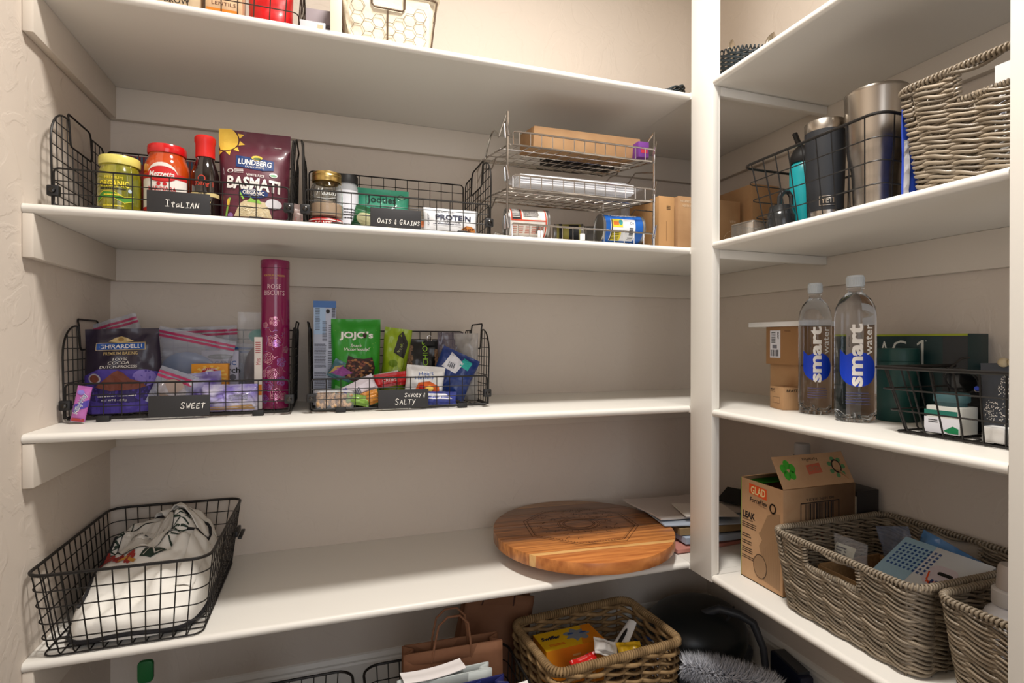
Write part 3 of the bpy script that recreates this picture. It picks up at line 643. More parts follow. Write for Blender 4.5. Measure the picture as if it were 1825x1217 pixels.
d.poly([(-.026, .170), (-.012, .178), (0, .182), (.012, .178), (.026, .170), (.008, .167), (-.008, .167)], gd2, 2).ell(0, .174, .006, .005, ink('eagle', (150, 120, 70)), 3)
d.text('PREMIUM BAKING', 0, .1415, .068, .0075, gd2, 2, bold=.01).text('100%', 0, .128, .026, .0065, WH, 2, shear=.15).text('COCOA', -.002, .1195, .040, .007, WH, 2, shear=.1).text('DUTCH-PROCESS', -.002, .1105, .070, .0060, WH, 2, shear=.1)
d.poly([(-.050, .064), (-.03, .082), (-.012, .098), (-.004, .1015), (.008, .096), (.02, .080), (.042, .072), (.05, .062), (.03, .056), (-.02, .054)], co_, 3).ell(-.05, .084, .013, .012, ink('scoop', (180, 176, 186), .3), 3).ell(-.05, .084, .010, .009, co_, 4)
d.blocktext(-.046, .034, .040, .043, 1, WH, 3, 9).text('NET WT 8oz (227g)', -.012, .032, .052, .006, WH, 3); d.build('label_print', t)
t, fn = pack('candy_bar', 'fun-size candy bar in a pink and purple wrapper leaning on the Sweet basket', (.045, .128, Z3+.003), .1, .026, .078, .012, foil('pink_foil', (168, 92, 160), .3), cat='candy bar', seed=44, foot=False, seal=.006, ry=.18, waist=0)
d = Decal(fn, (.006, .006), eps=.0005); d.poly([(-.013, .020), (.013, .034), (.013, .050), (-.013, .036)], ink('purple', (74, 58, 150)), 1).ell(-.004, .064, .007, .005, ink('lavender', (128, 112, 190)), 1).text('MilkyWay', 0, .040, .046, .011, WH, 2, rot=1.35, bold=.05).text('MilkyWay', 0, .040, .044, .010, ink('milky_blue', (34, 60, 140)), 3, rot=1.35).rect(-.011, .011, .001, .008, ink('pinkred', (176, 60, 60)), 1); d.build('label_print', t)
zb = mat('zip_film', (196, 200, 216), .14, alpha=.33, spec=.9); zpk = mat('zip_pink', (186, 40, 96), .35, alpha=.85); zbl = mat('zip_blue', (28, 82, 150), .35)
def zipbag(label, loc, w, h, d, ry, strip, seed, contents=None, rz=0, m=zb, lab2=None):
    t, fn = pack('zip_bag', label, loc, rz, w, h, d, m, cat='bag', seed=seed, foot=False, seal=.03, wr=.006, ry=ry, waist=.02)
    mb = MB(); 
    for s_ in (0, .006): mb.surf(lambda i, j: fn(-w/2+w*i, h-.016-s_*1.6+.006*j, .0012) if True else 0, 24, 1)
    mb.build('zip_strip', strip, t, kind='stuff')
    if contents: MB().surf(lambda i, j: Vector((w*.36*cos(2*PI*i)*sin(PI*j), d*.30*sin(2*PI*i)*sin(PI*j), h*.36-h*.30*cos(PI*j)+.01)), 16, 10, closed=True).build('contents', contents, t)
    return t
zipbag('large zip bag with a pink seal sloping over the Sweet basket', (.205, .300, p3), .18, .175, .03, .23, zpk, 51, mat('pale_blue_sugar', (112, 134, 170), .8))
zipbag('zip bag with a pink seal standing behind, at the back grid of the Sweet basket', (.235, .408, p3+.01), .19, .195, .02, -.06, zpk, 52)
zipbag('zip bag with its pink corner sticking up beside the left handle', (.118, .345, p3), .10, .225, .025, -.34, zpk, 53)
zipbag('freezer bag with a wide blue seal in the Sweet basket', (.305, .375, p3), .13, .165, .04, .03, zbl, 54, mat('blue_contents', (40, 70, 110), .6))
zipbag('small zip bag with a magenta seal in front, left of the Sweet plate', (.195, .188, p3), .085, .090, .03, .38, zpk, 55, mat('beige_mix', (170, 150, 140), .8))
t = box_thing('starch_box', 'white and lilac carton with ORGANIC in blue letters', 'box', (.290, .336, p3), .02, .088, .03, .146, mat('lilac_card', (206, 204, 222), .55))
d = Decal(front(-.015)); d.ell(0, .130, .030, .007, ink('olive', (80, 92, 60)), 1).text("Let's Do Organic", 0, .130, .048, .005, WH, 2).text('ORGANIC', 0, .113, .076, .0115, bb, 1, bold=.02).text('Starch', .018, .094, .06, .015, BK, 1, bold=.03).ell(.03, .075, .008, .008, ink('grey', (120, 120, 130)), 1); d.build('label_print', t)
t = box_thing('baking_soda_box', 'orange-yellow carton with a red round emblem in front of the lilac carton', 'box', (.279, .262, p3), .02, .082, .03, .114, mat('orange_card', (226, 150, 30), .5))
d = Decal(front(-.015)); yl2 = ink('ray', (240, 196, 90)); 
for k in range(14): a = 2*PI*k/14; d.poly([(0, .084), (.038*cos(a), .084+.026*sin(a)), (.038*cos(a+.2), .084+.026*sin(a+.2))], yl2, 1)
d.ell(0, .084, .021, .021, RD, 2).ell(0, .084, .015, .015, WH, 3).text('ARM & HAMMER', 0, .1005, .036, .005, WH, 4, arch=.0).poly([(-.008, .078), (-.006, .088), (.002, .094), (.009, .090), (.006, .085), (.010, .077)], BK, 4).text('BAKING SODA', 0, .05, .06, .009, RD, 2); d.build('label_print', t)
sv = mat('crinkle_purple', (136, 122, 196), .22, var=((214, 210, 228), 26, 2), coat=.5)
t, fn = pack('cookie_pack', 'crinkled purple and clear pack of biscuits lying right of the Sweet plate', (.335, .188, p3), 0, .125, .066, .05, sv, seed=61, foot=False, wr=.007, seal=.008)
Decal(fn, (.008, .008), eps=.0006).poly([(-.05, .004), (.055, .004), (.05, .017), (-.045, .013)], ink('biscuit', (196, 158, 110)), 1).blocktext(.0, .045, .028, .042, 4, ink('grey', (120, 120, 130)), 2).build('label_print', t)
t, fn = pack('candy_bag', 'shiny purple and silver sweet bag behind the Sweet plate', (.258, .205, p3+.02), 0, .12, .068, .04, mat('crinkle_silver', (176, 174, 204), .2, var=((92, 66, 160), 20, 2), coat=.5), seed=62, foot=False, wr=.008, seal=.008, ry=-.1)
Decal(fn, (.008, .008), eps=.0006).rect(-.04, .0, .040, .052, ink('label_white', (225, 225, 232)), 1).build('label_print', t)
t, fn = pack('clear_bag', 'tall clear bag with teal and dark contents left of the magenta tube', (.372, .34, p3), 0, .085, .25, .045, clearp, cat='bag', seed=63, foot=False, wr=.007, seal=.02)
MB().ball((.01, 0, .185), .024, 12, (1.1, .7, .8)).build('teal_candy', mat('teal_candy', (60, 150, 140), .5), t); MB().ball((.005, 0, .085), .06, 14, (.55, .3, 1.2)).build('dark_filling', mat('plum', (62, 40, 52), .5), t)
t = box_thing('thin_book', 'thin upright white box edge with red print beside the magenta tube', 'box', (.394, .262, p3), 0, .018, .10, .182, mat('white_card', (226, 218, 212), .6), bevel=.0005)
Decal(front(-.05)).rect(-.0085, .0085, .035, .062, ink('orangeprint', (220, 130, 30)), 1).text('Mrs', 0, .12, .016, .010, ink('pinkred', (176, 60, 60)), 1, rot=PI/2).blocktext(-.006, .006, .14, .17, 6, ink('pinkred', (176, 60, 60)), 1).build('label_print', t)
# rose biscuit tube
t = thing('biscuit_tin', 'tall magenta biscuit tube with pink metallic roses', 'tin', (.432, .236, p3))
mg = mat('magenta_tin', (128, 12, 74), .25, coat=.6)
MB().lathe([(0, 0), (.033, 0), (.0345, .002), (.0345, .358), (0, .358)], 44).build('tube', mg, t, ang=40)
MB().lathe([(0, .3585), (.0352, .3585), (.0352, .376), (.034, .379), (.031, .379), (.030, .3765), (0, .3765)], 44).build('lid', mg, t, ang=40)
d = Decal(cyl(.0347), (.0035, None), eps=.0003); pk = mat('pink_foil_print', (224, 150, 178), .22, metal=.7); gp = ink('gold2', (214, 170, 90), .3); vi = mat('violet_foil', (176, 120, 200), .22, metal=.7)
d.text('FORTNUM & MASON', 0, .338, .052, .005, gp).text('EST 1707', 0, .331, .018, .003, gp).text('ROSE', 0, .310, .032, .012, ink('palepink', (230, 190, 200)), 2).text('BISCUITS', 0, .294, .050, .012, ink('palepink', (230, 190, 200)), 2)
R_ = random.Random(3)
def rose(u, v, r, m_):
    for q in range(3): d.line([(u+(r*(1-q*.28))*(1+.14*cos(5*a+q))*cos(a), v+(r*(1-q*.28))*(1+.14*cos(5*a+q))*sin(a)) for a in [2*PI*i/16*.9+q for i in range(17)]], .0012, m_)
    d.line([(u+.3*r*a/6*cos(a), v+.3*r*a/6*sin(a)) for a in [i*.6 for i in range(12)]], .001, m_)
    for q in range(5): a = R_.random()*6; d.poly([(u+r*.5*cos(a), v+r*.5*sin(a)), (u+r*.95*cos(a-.2), v+r*.95*sin(a-.2)), (u+r*cos(a+.2), v+r*sin(a+.2))], m_, 1)
for u, v, r_, m_ in ((0, .222, .011, pk), (-.022, .212, .007, pk), (0, .172, .015, pk), (.006, .166, .009, vi), (-.014, .128, .014, pk), (.018, .118, .011, vi), (-.004, .088, .013, pk), (.018, .070, .011, vi), (-.016, .058, .013, vi), (.004, .038, .013, pk), (.024, .030, .009, pk), (-.026, .090, .009, pk), (-.024, .025, .010, vi), (.03, .150, .008, pk)): rose(u, v, r_, m_)
for k in range(34):
    u = -.03+.06*R_.random(); v = .02+.19*R_.random(); a = R_.random()*6
    d.line([(u, v), (u+.006*cos(a), v+.008*sin(a)), (u+.012*cos(a+.4), v+.014*sin(a+.4))], .0009, (pk, vi)[k % 2])
d.build('rose_print', t)
# --- Savory & Salty basket
t = box_thing('cracker_box', 'tall narrow cracker carton, blue-topped and covered in fine print', 'box', (.553, .315, p3), 0, .058, .13, .280, mat('cracker_card', (176, 182, 200), .5))
d = Decal(front(-.065)); sb = ink('sky_print', (70, 110, 170)); gy = ink('grey_print', (70, 72, 84)); wc = ink('label_white', (225, 225, 232))
d.rect(-.029, .029, .262, .280, sb, 1).rect(-.027, .002, .19, .262, ink('pale_sky', (160, 186, 216)), 1)
d.blocktext(-.024, -.012, .20, .26, 14, gy, 2, 1).blocktext(-.006, .006, .17, .225, 14, gy, 2, 2).blocktext(.010, .020, .15, .215, 12, gy, 2, 3).blocktext(-.026, .004, .10, .165, 16, gy, 2, 4).blocktext(.008, .026, .02, .145, 26, gy, 2, 5).blocktext(-.026, .004, .02, .09, 16, gy, 2, 6)
d.barcode(.018, .027, .235, .262, gy, 2, across=False).ell(.008, .252, .005, .006, BK, 2).build('label_print', t)
jg = foil('jojo_green', (34, 142, 28), .4)
t, fn = pack('snack_pouch', 'bright green JOJO\'s pouch of chocolate bites', (.634, .250, p3), 0, .130, .232, .065, jg, seed=71, wr=.004, seal=.010, fullness=.8)
d = Decal(fn, (.007, .007), eps=.0006); chd = ink('dark_choc', (52, 30, 26)); nt_ = ink('nutty', (160, 112, 66)); 
d.poly([(-.060, .002), (.060, .002), (.060, .06), (.03, .07), (-.03, .045), (-.055, .055)], ink('pale_green', (120, 190, 120)), 1)
d.text("JOJO's", 0, .186, .088, .024, WH, 3, bold=.035).text('Snack', .0, .160, .03, .009, WH, 3, shear=.2).text('Victoriously!', 0, .149, .068, .011, WH, 3, shear=.2, bold=.01).ell(.022, .187, .005, .007, chd, 4)
d.poly([(-.022, .134), (-.005, .126), (.02, .124), (.042, .128), (.050, .100), (.044, .070), (.028, .066), (.014, .072), (-.002, .060), (-.020, .070), (-.034, .080), (-.030, .100)], chd, 2)
for k in range(60):
    q = random.Random(k); u = -.026+.07*q.random(); v = .070+.052*q.random(); a = q.random()*3; r_ = .003+.002*q.random(); d.ell(u, v, r_, r_*.6, (nt_, ink('nut2', (112, 60, 50)))[k % 2], 3, 8)
for k in range(20): q = random.Random(k+99); d.ell(-.058+.116*q.random(), .14+.07*q.random(), .0009, .0009, ink('leaf', (140, 190, 80)), 2, 6)
d.build('label_print', t)
t, fn = pack('lime_pouch', 'lime green twisted pouch with an angled top, right of the JOJO\'s pouch', (.729, .280, p3), .1, .078, .205, .06, foil('lime_film', (150, 176, 30), .35), seed=73, wr=.006, seal=.010, ry=.12, waist=.12, fullness=.7)
d = Decal(fn, (.008, .008), eps=.0006); d.poly([(-.012, .135), (.022, .120), (.030, .165), (.012, .198), (.000, .185)], ink('charcoal', (52, 50, 44)), 1).text('Nut Mix', .008, .150, .03, .008, ink('palelime', (200, 210, 140)), 2, rot=1.1).ell(-.012, .105, .014, .010, ink('lime2', (110, 140, 24)), 1).ell(.012, .108, .012, .016, ink('lime3', (176, 196, 80)), 1)
for k in range(30): q = random.Random(k); d.ell(-.0+.034*q.random(), .045+.034*q.random(), .004, .003, ink('nut2', (112, 60, 50)), 2, 8)
d.ell(.008, .083, .003, .003, BK, 3).build('label_print', t)
pst = mat('pistachio', (150, 118, 92), .6, island=.3)
blf = foil('black_film', (22, 22, 22), .3)
t, fn = pack('pistachio_bag', 'black pistachio bag with a clear window full of nuts and green vertical lettering', (.822, .330, p3), 0, .15, .175, .06, blf, seed=75, wr=.003, seal=.008)
mb = MB(); nuts(mb, 150, lambda q: (lambda a, b: fn(-.048+.042*a*1.0-.021, .045+.115*b, -.001))(q.random(), q.random()), .0085, 2); mb.build('pistachios', pst, t, kind='stuff')
mb = MB(); nuts(mb, 90, lambda q: (lambda a, b: fn(.045+.026*a, .055+.10*b, -.001))(q.random(), q.random()), .0085, 3); mb.build('pistachios', pst, t, kind='stuff')
d = Decal(fn, (.008, .008), eps=.0006); d.text('PISTACHIOS', .012, .105, .13, .016, ink('palelime2', (170, 220, 70)), 2, rot=PI/2).build('label_print', t)
t = thing('binder_clip', 'black binder clip with wire loops on the pistachio bag', 'clip', (.848, .322, p3+.158))
MB().prism([(-.007, 0), (.007, 0), (.0015, .016), (-.0015, .016)], -.014, .014, T(0, 0, 0, 0, 0, 0) @ Matrix.Rotation(PI/2, 4, 'Y') @ Matrix.Rotation(PI/2, 4, 'Z')).build('spring', blp, t)
MB().tube([(-.004, -.001, .012), (-.007, -.002, .020), (-.006, -.002, .028), (.0, -.002, .031), (.006, -.002, .028), (.007, -.002, .020), (.004, -.001, .012)], .0008, 6).build('wire_loop', chrome, t)
t, fn = pack('nut_bag', 'smoky clear bag of dark snacks with a lilac top, right of the pistachio bag', (.905, .288, p3), 0, .078, .198, .045, mat('smoky_film', (96, 88, 106), .15, alpha=.55, spec=.9), cat='bag', seed=77, wr=.007, seal=.012)
mb = MB(); nuts(mb, 90, lambda q: (q.uniform(-.028, .028), q.uniform(-.010, .008), .02+.12*q.random()), .010, 5); mb.build('dark_nuts', mat('dark_nuts', (92, 72, 62), .6, island=.3), t, kind='stuff')
t, fn = pack('clear_bag', 'folded clear grey bag at the right end of the Savory basket', (.946, .265, p3), -.6, .075, .195, .035, mat('grey_film', (190, 186, 182), .2, alpha=.55, spec=.9), cat='bag', seed=78, foot=False, wr=.008, seal=.012)
Decal(fn, (.01, .01), eps=.001).line([(-.030, .14), (-.024, .05), (-.018, .01)], .006, ink('brownred', (90, 50, 36)), 1).build('label_print', t)
# front row of the savory basket
t = thing('nut_tub', 'clear plastic tub of cashews at the left front of the Savory basket', 'tub', (.578, .192, p3))
MB().surf(lambda i, j: Vector((.046*(1+.12*j)*max(-1, min(1, 1.25*cos(2*PI*i))), .03*(1+.12*j)*max(-1, min(1, 1.25*sin(2*PI*i))), .040*j)), 40, 3, closed=True).build('tub_wall', clearp, t)
mb = MB(); nuts(mb, 170, lambda q: (q.uniform(-.042, .042), q.uniform(-.026, .026), .006+.028*q.random()), .0085, 6, (1, .55, .6)); mb.build('cashews', mat('cashew', (206, 164, 116), .5, island=.12), t, kind='stuff')
MB().surf(lambda i, j: Vector(((.0525*j)*max(-1, min(1, 1.25*cos(2*PI*i))), .0345*j*max(-1, min(1, 1.25*sin(2*PI*i))), .046-.004*max(0, j-.9)*10)), 40, 8, closed=True).build('lid', mat('lid_film', (222, 220, 222), .2, alpha=.6), t)
def flatpack(label, x, y, z, w, h, d_, rgb, ry, rz=0, rx=0, seed=1, deco=None, name='snack_packet', rough=.3):
    t, fn = pack(name, label, (x, y, z), rz, w, h, d_, foil('film_%d_%d_%d' % rgb, rgb, rough), cat='snack pack', seed=seed, foot=False, wr=.005, seal=.007, ry=ry, rx=rx)
    if deco: dd = Decal(fn, (.007, .007), eps=.0006); deco(dd); dd.build('label_print', t)
    return t
flatpack('iridescent teal and purple packet on top of the cashew tub', .590, .225, p3+.048, .075, .050, .018, (70, 112, 122), .5, seed=81, deco=lambda d: d.poly([(-.03, .01), (0, .015), (.02, .035), (-.02, .04)], ink('irid', (140, 70, 140)), 1).poly([(-.035, .004), (-.03, .03), (-.01, .044)], ink('amber', (180, 150, 90)), 1))
flatpack('white packet with a violet tip sloping left of the Savory plate', .650, .190, p3+.012, .085, .042, .022, (216, 206, 214), -.45, seed=82, deco=lambda d: d.poly([(-.042, .004), (-.028, .004), (-.03, .038), (-.042, .038)], ink('violet', (80, 70, 160)), 1).barcode(-.02, .0, .008, .026, gy, 2, n=8))
flatpack('light green packet low beside the Savory plate', .632, .172, p3, .060, .028, .014, (130, 170, 70), .2, seed=83)
flatpack('orange packet tucked behind the left edge of the Savory plate', .672, .178, p3, .045, .036, .016, (206, 136, 56), -.3, seed=84)
flatpack('white paper packet lying across behind the Savory plate', .700, .215, p3+.042, .10, .034, .014, (222, 220, 214), -.18, seed=85)
flatpack('red snack packet behind the Savory plate', .725, .198, p3+.046, .090, .036, .020, (196, 18, 22), -.12, seed=86, deco=lambda d: d.text('CRISPS', -.005, .018, .04, .008, WH, 2))
flatpack('white Heart Healthy nut packet with an orange nut picture', .806, .188, p3+.002, .105, .098, .030, (224, 222, 220), .10, seed=87, deco=lambda d: d.text('Heart', 0, .078, .040, .010, bb, 2, rot=.12).text('Healthy', -.004, .066, .052, .011, bb, 2, rot=.12).poly([(-.03, .02), (.045, .014), (.04, .045), (.01, .058), (-.02, .052)], ink('orange_nut', (214, 96, 30)), 1).poly([(.0, .012), (.05, .010), (.05, .020), (.0, .022)], RD, 2).ell(.012, .038, .012, .008, ink('ray', (240, 196, 90)), 2).ell(-.01, .04, .008, .007, RD, 2))
flatpack('white and blue packet lying low at the right of the Savory plate', .835, .172, p3, .120, .036, .018, (60, 72, 156), .04, seed=88, deco=lambda d: d.poly([(-.05, .018), (.05, .016), (.03, .03), (-.05, .032)], ink('label_white', (225, 225, 232)), 1))
flatpack('large navy blue snack bag with a white and teal panel', .872, .215, p3, .115, .125, .040, (26, 52, 118), .42, seed=89, deco=lambda d: d.poly([(-.045, .07), (.0, .064), (.012, .10), (-.03, .118)], ink('label_white', (225, 225, 232)), 1).poly([(.0, .09), (.03, .085), (.036, .11), (.01, .115)], ink('tealp', (40, 170, 160)), 1).barcode(-.03, -.01, .075, .09, gy, 2, n=8))
# ================================================================= lowest shelf, back wall
t = taper_basket('wire_basket', 'deep black wire basket with a canvas bag at the left end of the lowest shelf', (.168, .212, Z4+.0005), 0, .318, .455, .280, .405, .172, blk, 9, 14, 5, rr=.0034, rw=.0014, cr=.035)
MB().box(.158, .166, .10, .16, .10, .115).box(.166, .176, .095, .165, .096, .102).build('side_clip', blp, t, bevel=.002)
cnv = mat('canvas', (238, 234, 226), .85, bump=(16, .55, .010)); trim = mat('black_binding', (34, 33, 36), .8)
t = thing('canvas_bag', 'crumpled white canvas bag with black binding and a floral oval print', 'bag', (.168, .212, Z4+.006))
def clothfn(u, v, h=0):       # u, v in metres over the footprint
    A, B = .126, .195; a, b = u/A, v/B; q = a**4+b**4
    H = (.062+.32*(v+.188))*(1+.05*sin(u*30+v*9)); s_ = max(0., 1-q)**.38
    f = .030*noise.noise(Vector((u*13+v*7, v*8-u*4, 1.7)))+.020*noise.noise(Vector((u*30-v*26, v*12+u*14, 5.2)))+.026*abs(noise.noise(Vector((u*9+v*18, v*6, 9.1))))
    f *= 1.0 if v > .0 or v < -.10 else .35+.65*min(1, abs(v+.05)*12)
    return Vector((u, v, max(.004, H*s_+f*s_)+h))
def sq(i, j):
    a = 2*PI*i; r_ = (j)**.8; c, s_ = cos(a), sin(a); k = 1/max(1e-6, (c**4+s_**4)**.25)
    return clothfn(.126*c*k*r_*.9995, .195*s_*k*r_*.9995)
mb = MB(); mb.surf(lambda i, j: sq(i, j), 90, 44, closed=True); mb.build('cloth', cnv, t, ang=85)
def edge(o, e): 
    return [(lambda c, s_: (.127*c*e/(c**4+s_**4)**.25, .196*s_*e/(c**4+s_**4)**.25, .010+.006*sin(3*a+o)))(cos(a), sin(a)) for a in [2*PI*i/60 for i in range(61)]]
MB().tube([Vector(p) for p in edge(0, 1.0)], .0045, 6).build('binding', trim, t)
MB().tube([clothfn(-.108+.006*sin(k), -.12+.30*k/12, .002) for k in range(13)], .004, 6).build('binding', trim, t)
MB().tube([clothfn(-.10+.20*k/12, .135+.03*sin(k*.55), .003) for k in range(13)], .0035, 6).build('binding', trim, t)
MB().tube([clothfn(.02+.085*sin(k*.26), .15-.012*k, .004) for k in range(11)], .004, 6).build('binding', trim, t)
for (x0, y0, x1, y1, hh, wd_) in ((.0, .13, .095, .06, .016, .018), (.095, .04, .090, -.13, .010, .019), (.03, .165, .105, .12, .028, .015), (-.03, .17, .02, .11, .022, .017)):
    def rb(i, j, c=(x0, y0, x1, y1, hh, wd_)):
        x = c[0]+(c[2]-c[0])*i; y = c[1]+(c[3]-c[1])*i; L_ = math.hypot(c[2]-c[0], c[3]-c[1]); nx, ny = -(c[3]-c[1])/L_, (c[2]-c[0])/L_
        q = clothfn(x+nx*(j-.5)*2*c[5]*.9, y+ny*(j-.5)*2*c[5]*.9, .004); return q+Vector((0, 0, c[4]*sin(PI*i)*(.8+.2*cos(5*i))))
    MB().surf(rb, 24, 4).build('strap', cnv, t, solid=.002, ang=80)
d = Decal(lambda u, v, h: clothfn(-.030+1.25*u+.30*v, .045-.14*u+1.5*v, .0012+h), (.012, .012), eps=.0006); lf = ink('leaf_dark', (40, 58, 48)); fl = ink('flower_red', (156, 50, 44)); cv = ink('canvas_print', (214, 208, 198), .8)
for a in [PI*i/10 for i in range(20)]:
    if 1.0 < a < 2.2 or 3.6 < a < 5.9: continue
    for q in (-.25, 0, .25): d.line([(.046*cos(a), .034*sin(a)), (.074*cos(a+q), .058*sin(a+q))], .0022, lf, 1)
d.line([(.046*cos(a), .036*sin(a)) for a in [2*PI*i/28 for i in range(29)]], .0016, BK, 3).ell(0, 0, .045, .035, cv, 2).text('HAWAII', 0, .007, .052, .012, BK, 4, shear=.1).text('73', 0, -.014, .014, .009, BK, 4)
for (u, v) in ((-.05, -.03), (-.036, -.040), (-.02, -.043), (.0, -.046), (.02, .045), (.008, .05), (-.058, -.018), (-.045, -.045)): 
    for q in range(5): a = q*1.257; d.ell(u+.005*cos(a), v+.005*sin(a), .0042, .0036, fl, 3, 8)
d.poly([(.02, -.035), (.05, -.03), (.062, -.045), (.04, -.056), (.018, -.05)], lf, 2).line([(.025, -.05), (.034, -.038), (.044, -.05), (.054, -.04)], .0022, cv, 4).line([(-.02, -.048), (-.005, -.045), (.012, -.054)], .004, ink('ochre', (196, 140, 60)), 3)
d.build('floral_print', t)
# round wooden turntable board
t = thing('wooden_turntable', 'large round wooden turntable board with burnt ornament beside the corner post', 'board', (1.288, .187, Z4), -.07)
def wood(name, a, b): return mat(name, a, .33, var=(b, 3.2, 6), stretch=(2, 26, 9), coat=.15)
Rb, zt = .268, .066
cuts = [(-.268, -.176, wood('wood_orange', (208, 134, 72), (170, 100, 50))), (-.176, -.160, wood('wood_sap', (222, 176, 112), (204, 152, 90))), (-.160, -.045, wood('wood_amber', (206, 136, 72), (150, 90, 44))), (-.045, .060, wood('wood_walnut', (192, 128, 72), (110, 68, 38))), (.060, .150, wood('wood_brown', (176, 118, 70), (120, 78, 46))), (.150, .218, wood('wood_dark', (150, 104, 66), (110, 76, 48))), (.218, .268, wood('wood_tan', (190, 146, 98), (160, 116, 76)))]
for y0, y1, m_ in cuts:
    n = 14; e = .0003; ys = [y0+e+(y1-y0-2*e)*i/n for i in range(n+1)]
    pts = [(math.sqrt(max(1e-9, Rb*Rb-y*y)), y) for y in ys]; mb = MB().prism(pts+[(-x, y) for x, y in reversed(pts)], zt-.031, zt); mb.build('plank', m_, t, bevel=.0006, ang=30)
MB().lathe([(0, .0), (.105, 0), (.11, .004), (.11, .030), (.10, .0345), (0, .0345)], 40).build('turntable_base', mat('base_wood', (96, 60, 34), .6), t)
d = Decal(topf(zt), eps=.00035); bu = ink('burnt', (70, 38, 20)); cx, cy = .0, .03
for rr_ in (.045, .050, .060, .066): d.line([(cx+rr_*cos(a), cy+rr_*.8*sin(a)) for a in [2*PI*i/48 for i in range(49)]], .0016, bu)
for k in range(26): a = 2*PI*k/26; d.line([(cx+.070*cos(a), cy+.058*sin(a)), (cx+.080*cos(a+.05), cy+.070*sin(a+.05)), (cx+.090*cos(a), cy+.075*sin(a))], .0013, bu)
q = [(cx-.16, cy+.06), (cx-.07, cy+.14), (cx+.07, cy+.14), (cx+.17, cy+.06), (cx+.17, cy-.06), (cx+.08, cy-.165), (cx-.06, cy-.165), (cx-.17, cy-.07), (cx-.16, cy+.06)]
for s_ in (1, .94): d.line([(cx+(a-cx)*s_, cy+(b-cy)*s_) for a, b in q], .0015, bu)
for k in range(120):
    i = k % 8; f = (k//8)/15; a = q[i][0]+(q[i+1][0]-q[i][0])*f; b = q[i][1]+(q[i+1][1]-q[i][1])*f; d.line([(cx+(a-cx)*.94, cy+(b-cy)*.94), (cx+(a-cx)*.90, cy+(b-cy)*.90)], .0011, bu)
R_ = random.Random(8)
for k in range(46):
    a = R_.random()*2*PI; r_ = R_.uniform(.085, .145); u, v = cx+r_*cos(a), cy+r_*.85*sin(a); d.line([(u+.008*cos(b+k), v+.008*sin(b*1.3)) for b in [i*.7 for i in range(7)]], .0011, bu)
d.build('burnt_ornament', t)
# papers in the corner
def sheet(name, label, cat, x, y, z, w, d_, th, rgb, rz, rx=0, ry=0, curl=0., edge_m=None, group=None):
    t = thing(name, label, cat, (x, y, z), rz, group, rx, ry); m_ = mat('paper_%d_%d_%d' % rgb, rgb, .75)
    mb = MB(); n = 12
    for zz in (0, th): mb.surf(lambda i, j: Vector((-w/2+w*i, -d_/2+d_*j, zz+curl*(abs(i-.5)*2)**2+.3*curl*sin(6*j))), n, 6)
    for j in (0, 1): mb.surf(lambda i, k: Vector((-w/2+w*i, -d_/2+d_*j, th*k+curl*(abs(i-.5)*2)**2+.3*curl*sin(6*j))), n, 1)
    for i in (0, 1): mb.surf(lambda j, k: Vector((-w/2+w*i, -d_/2+d_*j, th*k+curl+.3*curl*sin(6*j))), 6, 1)
    mb.build('sheets', m_, t); return t
sheet('paper_bag', 'folded pink paper bag at the bottom of the paper stack', 'bag', 1.700, .235, Z4+.001, .36, .34, .010, (196, 132, 120), .06, curl=.004)
sheet('paper_bag', 'folded pale blue paper bag above the pink one', 'bag', 1.735, .215, Z4+.017, .31, .30, .018, (172, 186, 206), -.05, curl=.003)
sheet('notebook', 'brown kraft notebook in the middle of the paper stack', 'notebook', 1.725, .185, Z4+.041, .30, .22, .020, (150, 126, 90), -.10)
sheet('envelope', 'pale blue envelope lying on the kraft notebook', 'envelope', 1.705, .185, Z4+.064, .34, .22, .004, (176, 188, 204), -.16, curl=.002, ry=.02)
sheet('envelope', 'grey-white envelope with a lifted corner near the top of the stack', 'envelope', 1.700, .24, Z4+.072, .36, .22, .005, (202, 192, 184), .02, curl=.005, ry=.02)
sheet('envelope', 'small white envelope on top of the paper stack, next to the post', 'envelope', 1.700, .150, Z4+.086, .17, .12, .003, (226, 218, 208), -.25, ry=.02, rx=.02)
sheet('folder', 'black folder corner sticking up from the paper stack beside the bin-bag carton', 'folder', 1.870, .20, Z4+.100, .10, .10, .004, (30, 30, 30), .5, ry=-.25)
# ================================================================= top shelf
q1 = Z1+.0005
t = taper_basket('wire_basket', 'dark wire basket of packets at the left of the top shelf', (.318, .20, q1), 0, .37, .30, .345, .27, .16, mat('brown_wire', (60, 48, 40), .5, metal=.3), 9, 6, 3, rr=.003, rw=.0014, cr=.02)
cr2 = mat('tan_pack', (206, 182, 148), .6)
t = box_thing('food_packet', 'cream carton with black lettering in the top-shelf wire basket', 'box', (.240, .14, Z1+.006), 0, .09, .08, .15, cr2)
Decal(front(-.04)).text('BROW', 0, .052, .05, .014, BK).text('RICE', 0, .035, .04, .010, BK).rect(-.045, .045, .1, .13, ink('ochre', (196, 140, 60))).build('label_print', t)
t = box_thing('food_packet', 'tan and orange carton in the top-shelf wire basket', 'box', (.334, .13, Z1+.006), 0, .075, .06, .14, mat('tan_pack2', (212, 176, 138), .6))
Decal(front(-.03)).rect(-.036, .03, .030, .050, ink('orangeprint', (220, 130, 30))).text('LENTILS', 0, .062, .05, .008, ink('brownred', (90, 50, 36))).blocktext(-.03, .03, .006, .024, 3, ink('brownred', (90, 50, 36))).build('label_print', t)
t, fn = pack('red_pouch', 'red pouch at the right end of the top-shelf wire basket', (.430, .14, Z1+.006), 0, .10, .16, .07, foil('red_film', (200, 16, 22), .35), seed=91)
